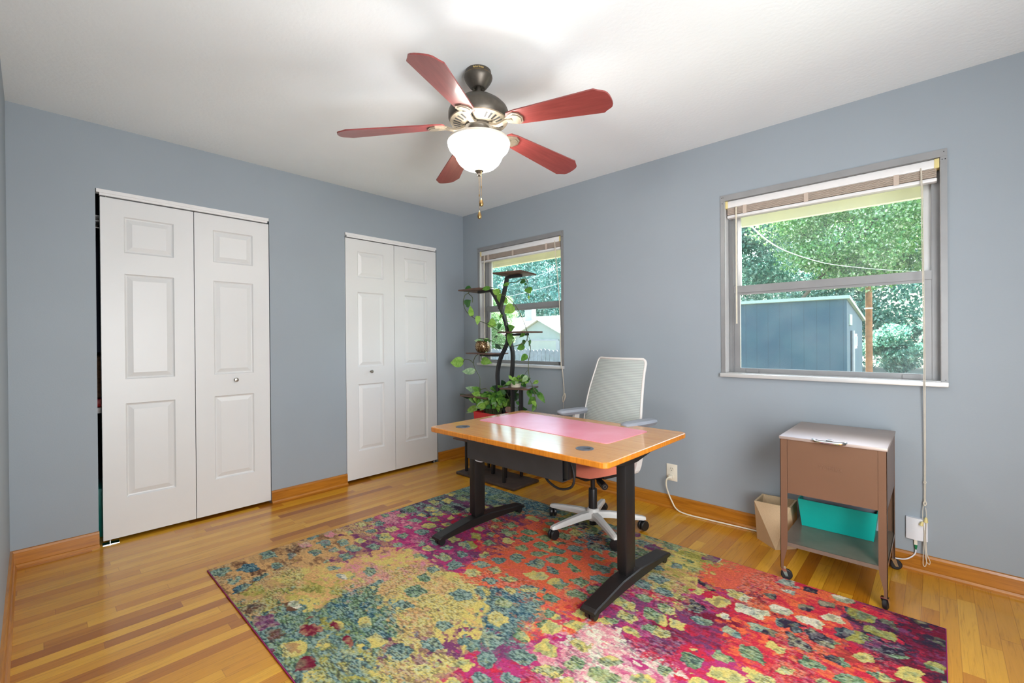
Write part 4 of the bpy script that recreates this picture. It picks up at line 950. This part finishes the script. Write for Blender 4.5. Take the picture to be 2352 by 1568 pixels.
def leaf_add(b, base, tip, wr, roll=0, curl=.25):
    """heart-shaped pothos leaf from base to tip, folded a little along its midrib"""
    base, tip = Vector(base), Vector(tip); d = tip-base; L = d.length
    if L < 1e-4: return
    t = d.normalized(); view = Vector((.68, -.73, .1))
    s = t.cross(view);
    if s.length < .1: s = t.orthogonal()
    s.normalize(); n = s.cross(t).normalized()
    q = Matrix.Rotation(roll, 3, t); s = q @ s; n = q @ n
    prof = [(0, .10), (-.04, .42), (.06, .78), (.2, .98), (.38, 1.0), (.56, .84), (.73, .56), (.87, .27), (.96, .08), (1.0, 0.0)]
    w = L*wr*.5; vs = []; fs = []
    for i, (u, h) in enumerate(prof):
        drop = -curl*L*.5*(max(u, 0)**2); cen = max(u, 0.03 if i else 0)
        c = base+t*(L*cen)+n*drop
        e = base+t*(L*u)+n*drop
        fold = .22*h*w
        vs += [e-s*(w*h)+n*fold*.9, e-s*(w*h*.5)+n*fold*.55, c, e+s*(w*h*.5)+n*fold*.55, e+s*(w*h)+n*fold*.9]
    for i in range(len(prof)-1):
        for k in range(4): a = i*5+k; fs.append((a, a+1, a+6, a+5))
    b.add(vs, fs, None, True)
def tone_parts(root, leaves, rng):
    for tone in range(5):
        b = B(); any_ = False
        for (x0, y0, z0, x1, y1, z1, w, t) in leaves:
            if t != tone: continue
            leaf_add(b, (x0, y0, z0), (x1, y1, z1), w*.95, rng.uniform(-.35, .35), rng.uniform(.0, .35)); any_ = True
        if any_: b.build('foliage', LEAFM[tone], root, split=0)
def bushy(cx, cy, z, rx, ry, rz_, n, rng, size=(.04, .075), up=.6):
    out = []
    for _ in range(n):
        a = rng.uniform(0, 2*math.pi); q = rng.uniform(.15, 1)**.5; el = rng.uniform(.1, 1.3)
        b0 = Vector((cx+rx*q*math.cos(a)*math.cos(el)*.8, cy+ry*q*math.sin(a)*math.cos(el)*.8, z+rz_*math.sin(el)*rng.uniform(.3, 1)))
        d = Vector((math.cos(a)+rng.uniform(-.5, .5), math.sin(a)+rng.uniform(-.5, .5), rng.uniform(-.7, up))).normalized()*rng.uniform(*size)
        out.append((*b0, *(b0+d), rng.uniform(.55, .8), rng.choice([0, 0, 1, 1, 1, 2, 4])))
    return out
rng = random.Random(11)
VP = {0: 'g', 1: 'r', 2: 'g', 3: 'p', 4: 'g', 5: 'g', 6: 'g', 7: 'g', 8: 'g', 9: 'g', 10: 'p', 11: 'p', 12: 'p', 13: 'r', 14: 'r', 15: 'g', 16: 'g'}
def near_vine(lf):
    best = None
    for i, v in enumerate(VINES):
        for p in v:
            d = (p[0]-lf[0])**2+(p[2]-lf[2])**2
            if best is None or d < best[0]: best = (d, i)
    return VP.get(best[1], 'g')
groups = {'g': [], 'r': [], 'p': []}
for lf in LEAVES:
    k = near_vine(lf)
    if lf[2] < .80 and lf[0] < .93: k = 'r'
    if lf[0] > .93 and lf[2] < .9: k = 'p'
    groups[k].append(lf)
def plant(label, loc, key, extra, potfn, cat='plant'):
    r = thing('potted_pothos', label, cat, loc, group='potted pothos on the plant stand')
    potfn(r)
    st = B()
    for i, v in enumerate(VINES):
        if VP.get(i) == key: st.tube(v, .0032 if key != 'p' else .0025, 6, res=5)
    lv = groups[key]+extra
    for lf in lv:
        b0 = Vector(lf[:3]); c = Vector(loc)+Vector((0, 0, .07))
        if extra and lf in extra: st.tube([c*.7+b0*.3-Vector((0, 0, .02)), b0*.8+c*.2+Vector((0, 0, .012)), b0], .0014, 5)
        else:
            bp_ = None
            for i, v in enumerate(VINES):
                for p in v:
                    d = (Vector(p)-b0).length
                    if bp_ is None or d < bp_[0]: bp_ = (d, Vector(p))
            if bp_ and .004 < bp_[0] < .10: st.tube([bp_[1], (bp_[1]+b0)/2+Vector((0, 0, .004)), b0], .0016, 5)
    st.build('vines', M['vine'], r)
    tone_parts(r, lv, rng)
def gold_pot(r):
    cx, cy, z0 = .655, -.35, 1.067
    b = B().lathe([(.030, 0), (.050, .008), (.064, .03), (.068, .055), (.062, .08), (.050, .098), (.046, .098), (.056, .08), (.060, .055), (.05, .02), (0, .012)], 36, Matrix.Translation((cx, cy, z0)))
    t = NT('speckled_mercury_glass'); vo = t.n('ShaderNodeTexVoronoi'); vo.inputs['Scale'].default_value = 120; t.l(t.coord(), vo.inputs['Vector'])
    t.l(t.ramp(vo.outputs['Distance'], [(.2, srgb(255, 232, 180)), (.36, srgb(92, 66, 40))]), t.b.inputs['Base Color'])
    t.b.inputs['Metallic'].default_value = .6; t.b.inputs['Roughness'].default_value = .3
    p = b.build('pot', t.m, r); B().lathe([(.0, .07), (.056, .07)], 24, Matrix.Translation((cx, cy, z0)), cap=False).build('soil', M['soil'], p)
def glass_jar(r):
    pass
def red_pot(r):
    bx = (.70, .985, -.475, -.345); tx = (.685, 1.0, -.49, -.33); b = B(); hollow(b, bx, tx, .313, .575, .005)
    p = b.build('planter', M['red_plastic'], r); B().box(.70, .985, -.478, -.342, .53, .535).build('soil', M['soil'], p)
def pale_pot(r):
    m = Matrix.Translation((1.07, -.38, .797))
    p = B().lathe([(.038, 0), (.046, .03), (.048, .032), (.044, .032), (.040, .026), (0, .022)], 28, m).build('pot', M['cream'], r)
plant('trailing pothos in gold speckled round pot, vines climbing over the upper shelves', (.655, -.35, 1.067), 'g', bushy(.655, -.35, 1.16, .05, .05, .04, 7, rng), gold_pot)
plant('bushy pothos in red rectangular planter low on the plant stand', (.842, -.41, .313), 'r', bushy(.84, -.38, .62, .21, .10, .11, 95, rng, (.045, .085))+bushy(.66, -.37, .64, .10, .08, .10, 30, rng, (.05, .09)), red_pot)
plant('small pothos in shallow cream pot on the right lower shelf', (1.07, -.38, .797), 'p', bushy(1.10, -.37, .83, .10, .08, .07, 34, rng, (.03, .055)), pale_pot)
r = thing('potted_pothos', 'dark leafy pothos in pinkish pot behind the red planter', 'plant', (.80, -.26, .313), group='potted pothos on the plant stand')
p = B().lathe([(.06, 0), (.085, .26), (.088, .30), (.08, .30), (.07, .26), (0, .25)], 30, Matrix.Translation((.82, -.27, .313))).build('pot', mat('blush_pot_clay', srgb(214, 178, 160), .7), r)
lv = bushy(.83, -.28, .66, .13, .08, .15, 50, rng, (.06, .11))
st = B()
for lf in lv: st.tube([(.82, -.27, .60), ((.82+lf[0])/2, -.28, lf[2]*.5+.33), lf[:3]], .0018, 5)
st.build('vines', M['vine'], r)
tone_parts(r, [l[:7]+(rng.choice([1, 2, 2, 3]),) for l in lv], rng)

# ================================================================== OUTSIDE
GZ = -.45
struct(B().box(-80, 60, .14, 120, GZ-.2, GZ).build('lawn', M['grass'], origin=(0, 40, GZ)), 'green lawn outside the windows', 'lawn')
# exterior face of the house and the roof overhang
struct(B().box(-1.5, 6, .14, .66, 2.20, 2.24).box(-1.5, 6, .60, .64, 2.005, 2.24).box(-1.5, 6, .66, .70, 2.03, 2.30).build('trim_1', M['eave'], origin=(2, .4, 2.2)), 'cream roof eave seen at the top of both windows', 'eave')
def shed():
    r = thing('garden_shed', 'blue board-sided shed with sloping roof outside the large window', 'shed', (.5, 8.2, GZ))
    t = NT('blue_board_siding'); v = t.coord(); sp = t.n('ShaderNodeSeparateXYZ'); t.l(v, sp.inputs[0])
    fx = t.math('FRACT', t.math('DIVIDE', t.math('ADD', sp.outputs[0], sp.outputs[1]), .203)); g = t.math('MINIMUM', fx, t.math('SUBTRACT', 1, fx))
    nz = t.noise(v, 3, 4); mx = t.n('ShaderNodeMix', data_type='RGBA', blend_type='MULTIPLY'); mx.inputs[0].default_value = 1
    t.l(t.ramp(nz.outputs['Fac'], [(.3, srgb(50, 72, 84)), (.7, srgb(58, 82, 90))]), mx.inputs[6]); t.l(t.ramp(g, [(0, (.6, .6, .6, 1)), (.04, (1, 1, 1, 1))]), mx.inputs[7])
    t.l(mx.outputs[2], t.b.inputs['Base Color']); t.b.inputs['Roughness'].default_value = .75
    xa, xb, ya, yb, z1, z2 = -2.6, 2.36, 7.0, 9.3, 1.87, 1.55
    b = B(); b.add([(xa, ya, GZ), (xb, ya, GZ), (xb, ya, z1), (xa, ya, z1), (xa, yb, GZ), (xb, yb, GZ), (xb, yb, z2), (xa, yb, z2)], [(0, 1, 2, 3), (1, 5, 6, 2), (5, 4, 7, 6), (4, 0, 3, 7)]); b.build('siding', t.m, r)
    b = B(); b.add([(xa-.1, ya-.06, z1), (xb+.05, ya-.06, z1), (xb+.05, yb+.06, z2-.02), (xa-.1, yb+.06, z2-.02), (xa-.1, ya-.06, z1+.06), (xb+.05, ya-.06, z1+.06), (xb+.05, yb+.06, z2+.04), (xa-.1, yb+.06, z2+.04)],
                   [(3, 2, 1, 0), (4, 5, 6, 7), (0, 1, 5, 4), (1, 2, 6, 5), (2, 3, 7, 6), (3, 0, 4, 7)]); b.build('roof', M['shed_trim'], r)
    B().rbox(xb-.02, xb+.02, 7.25, 7.55, 1.40, 1.60, .004).build('wall_vent', M['shed_trim'], r)
    d = B(); 
    for a, c, z0, z1_ in ((7.55, 7.60, .96, 1.24), (7.95, 8.0, .96, 1.24), (7.55, 8.0, .96, 1.01), (7.55, 8.0, 1.19, 1.24)): d.box(xb, xb+.05, a, c, z0, z1_)
    d.build('meter_box_frame', M['white_plastic'], r)
    B().cyl((xb+.03, 7.5, GZ), (xb+.03, 7.5, 1.3), .03, n=10).build('conduit', M['alu'], r)
shed()
b = B(); px_, py_ = 1.735, 18.0
b.cyl((px_, py_, GZ), (px_, py_, 9.0), .105, .09, n=20)
rp = thing('utility_pole', 'brown wooden utility pole standing behind the blue shed', 'pole', (px_, py_, GZ)); b.build('pole_shaft', M['pole'], rp)
for z in (2.2, 3.2): B().box(px_-.13, px_+.13, py_-.14, py_-.12, z, z+.05).build('pole_band', M['white_plastic'], rp)
def wire(label, pts, rad=.012):
    tag(B().tube(pts, rad, 6, res=8).build('overhead_wire', M['wire'], origin=pts[0]), label, 'wire', 'overhead wires outside the windows')
wire('thick pale cable sagging across the large window', [(2.512, 0.66, 2.023), (2.392, 1.6, 2.078), (2.274, 2.8, 2.167), (2.233, 4.2, 2.261), (2.217, 6.0, 2.398), (2.351, 8.0, 2.55), (2.728, 10.5, 2.716), (3.325, 13.0, 2.872), (3.885, 14.5, 2.944)], .0055)
wire('faint upper wire crossing the window behind the plants', [(-22, 24, 5.6), (-19, 22, 5.5), (-15, 20, 5.55), (-10, 18, 5.9)], .008)
wire('faint lower wire crossing the window behind the plants', [(-22, 22, 4.4), (-18, 21, 4.5), (-14, 20, 4.75), (-9, 18.5, 5.2)], .009)
# neighbour garage, house, fence
r = thing('neighbour_garage', 'pale green gabled garage with cream door beyond the fence', 'garage', (-24, 31, GZ))
xa, xb, ya, yb = -26.75, -21.2, 30, 37
b = B(); xm = (xa+xb)/2
b.add([(xa, ya, GZ), (xb, ya, GZ), (xb, ya, 1.7), (xm, ya, 3.0), (xa, ya, 1.7), (xa, yb, GZ), (xb, yb, GZ), (xb, yb, 1.7), (xm, yb, 3.0), (xa, yb, 1.7)], [(0, 1, 2, 3, 4), (1, 6, 7, 2), (6, 5, 9, 8, 7), (5, 0, 4, 9)]); b.build('walls', M['garage_paint'], r)
b = B()
for s, xe in ((-1, xa-.3), (1, xb+.3)):
    ze = 1.55
    b.add([(xe, ya-.3, ze), (xm, ya-.3, 3.05), (xm, yb+.3, 3.05), (xe, yb+.3, ze), (xe, ya-.3, ze+.1), (xm, ya-.3, 3.17), (xm, yb+.3, 3.17), (xe, yb+.3, ze+.1)], [(0, 1, 2, 3), (4, 5, 6, 7), (0, 1, 5, 4), (3, 2, 6, 7), (0, 3, 7, 4)])
b.build('roof', M['roof_white'], r)
B().box(-25.3, -21.9, 29.95, 30.02, GZ, 1.06).build('garage_door', M['garage_door'], r)
B().box(-25.5, -21.6, 29.93, 29.99, 1.06, 1.2).box(-21.9, -21.5, 29.93, 29.99, GZ, 1.06).build('door_trim', M['alu'], r)
r = thing('neighbour_house', 'long low house with pale shingle roof behind the garage', 'house', (-35, 46, GZ))
B().box(-50, -20, 43, 52, GZ, 2.2).build('walls', M['garage_paint'], r)
b = B(); b.add([(-51, 42.3, 2.0), (-19, 42.3, 2.0), (-19, 47.5, 4.55), (-51, 47.5, 4.55), (-51, 52.7, 2.0), (-19, 52.7, 2.0)], [(0, 1, 2, 3), (3, 2, 5, 4)]); b.build('roof', M['roof_white'], r)
B().box(-40.2, -38.9, 46.3, 47.3, 3.6, 5.6).build('chimney', M['alu'], r)
fr = thing('picket_fence', 'weathered grey board fence in front of the garage', 'fence', (-5.3, 7, GZ))
b = B(); k = 0; x = -7.2
while x < -3.4:
    h = .90+.02*math.sin(x*9); w = .135
    b.prism([(x, GZ), (x+w, GZ), (x+w, h-.04), (x+w*.7, h), (x+w*.3, h), (x, h-.04)], -.01, .01, Matrix.Translation((0, 7, 0)) @ Matrix.Rotation(R(90), 4, 'X')); x += .146
b.build('pickets', M['fence'], fr); B().box(-7.2, -3.4, 7.012, 7.06, 0, .09).box(-7.2, -3.4, 7.012, 7.06, .6, .69).build('rail', M['fence'], fr)

def tree(label, cx, cy, ztop, zbot, rx, ry, n, leaf, m, seed, trunk_r=.25, clumps=60, hole=.0, spread=.9, tx=None):
    rg = np.random.RandomState(seed); zc = (ztop+zbot)/2; rz_ = (ztop-zbot)/2
    a = rg.normal(size=(clumps, 3)); a /= np.linalg.norm(a, axis=1)[:, None]; a *= (rg.uniform(.35, 1, clumps)**.5)[:, None]
    cl = a*np.array([rx, ry, rz_])+np.array([cx, cy, zc]); cr = rg.uniform(.5, 1.0, clumps)*spread*(rx+rz_)/2*.36
    ci = rg.randint(0, clumps, n); d = rg.normal(size=(n, 3)); d /= np.linalg.norm(d, axis=1)[:, None]; d *= (rg.uniform(.2, 1, n)**.45)[:, None]
    p = cl[ci]+d*cr[ci][:, None]*np.array([1, 1, .7]); p = p[p[:, 2] > GZ+.05]; n = len(p)
    t = rg.normal(size=(n, 3)); t[:, 2] -= .5; t /= np.linalg.norm(t, axis=1)[:, None]
    nn = rg.normal(size=(n, 3)); nn[:, 2] += 1.1; s = np.cross(t, nn); s /= np.linalg.norm(s, axis=1)[:, None]+1e-9
    nn = np.cross(s, t); sz = leaf*rg.uniform(.6, 1.3, n)[:, None]
    v = np.stack([p-t*sz*.5, p-s*sz*.34+nn*sz*.08, p+t*sz*.6, p+s*sz*.34+nn*sz*.08], 1).reshape(-1, 3)
    r = thing('leafy_tree', label, 'tree', (cx, cy, GZ), group=None)
    me = bpy.data.meshes.new('foliage'); q = np.arange(4*n).reshape(-1, 4)
    f = np.concatenate([q[:, [0, 1, 2]], q[:, [0, 2, 3]]], 0)
    me.vertices.add(4*n); me.vertices.foreach_set('co', (v-np.array([cx, cy, GZ])).ravel().astype(np.float32))
    me.loops.add(f.size); me.loops.foreach_set('vertex_index', f.ravel().astype(np.int32)); me.polygons.add(len(f)); me.polygons.foreach_set('loop_start', np.arange(0, f.size, 3, dtype=np.int32)); me.update(calc_edges=True)
    me.materials.append(m); o = bpy.data.objects.new('foliage', me); col.objects.link(o); o.parent = r
    tx = cx if tx is None else tx
    b = B(); b.tube([(tx, cy, GZ), (tx+(cx-tx)*.3, cy, GZ+(zbot-GZ)*.7+.6), (cx-.1, cy+.6, zc)], [trunk_r, trunk_r*.8, trunk_r*.4], 12, res=3)
    for k in range(3):
        e = cl[rg.randint(clumps)]; b.tube([(tx+(cx-tx)*.5, cy+.4, zc-rz_*.6), tuple((np.array([cx, cy, zc-rz_*.4])+e)/2+np.array([0, 0, .3])), tuple(e)], [trunk_r*.3, trunk_r*.15, trunk_r*.05], 8, res=3)
    b.build('trunk', mat('tree_bark', srgb(92, 80, 66), .9, var=.4, nscale=6), r)
tree('bright sunlit leafy tree behind the blue shed', 2.7, 14.6, 8.0, 2.7, 3.4, 1.7, 90000, .10, TREE1, 1, trunk_r=.07, clumps=170, tx=-.9, spread=.8)
tree('shaded leafy tree at left of the large window', -3.4, 17.6, 9.5, .9, 3.6, 1.8, 52000, .15, TREE2, 2, trunk_r=.15, clumps=110, spread=1.0)
tree('dark leafy tree behind the utility pole', 1.6, 27.5, 12.5, -.2, 7.2, 2.4, 60000, .2, TREE2, 3, trunk_r=.12, clumps=130, spread=1.1, tx=-1)
tree('low dark shrubbery right of the shed', 3.4, 20.0, 2.0, -.3, 2.2, 1.0, 16000, .12, TREE2, 4, trunk_r=.08, clumps=50)
tree('tall tree behind the pale-roofed house', -47, 60, 19, 4.6, 17, 5, 90000, .40, TREE3, 5, trunk_r=.5, clumps=150, spread=.9)
tree('leafy tree left of the neighbour garage', -33.5, 33, 6.5, .0, 3.2, 3, 30000, .18, TREE1, 7, trunk_r=.12, clumps=70)
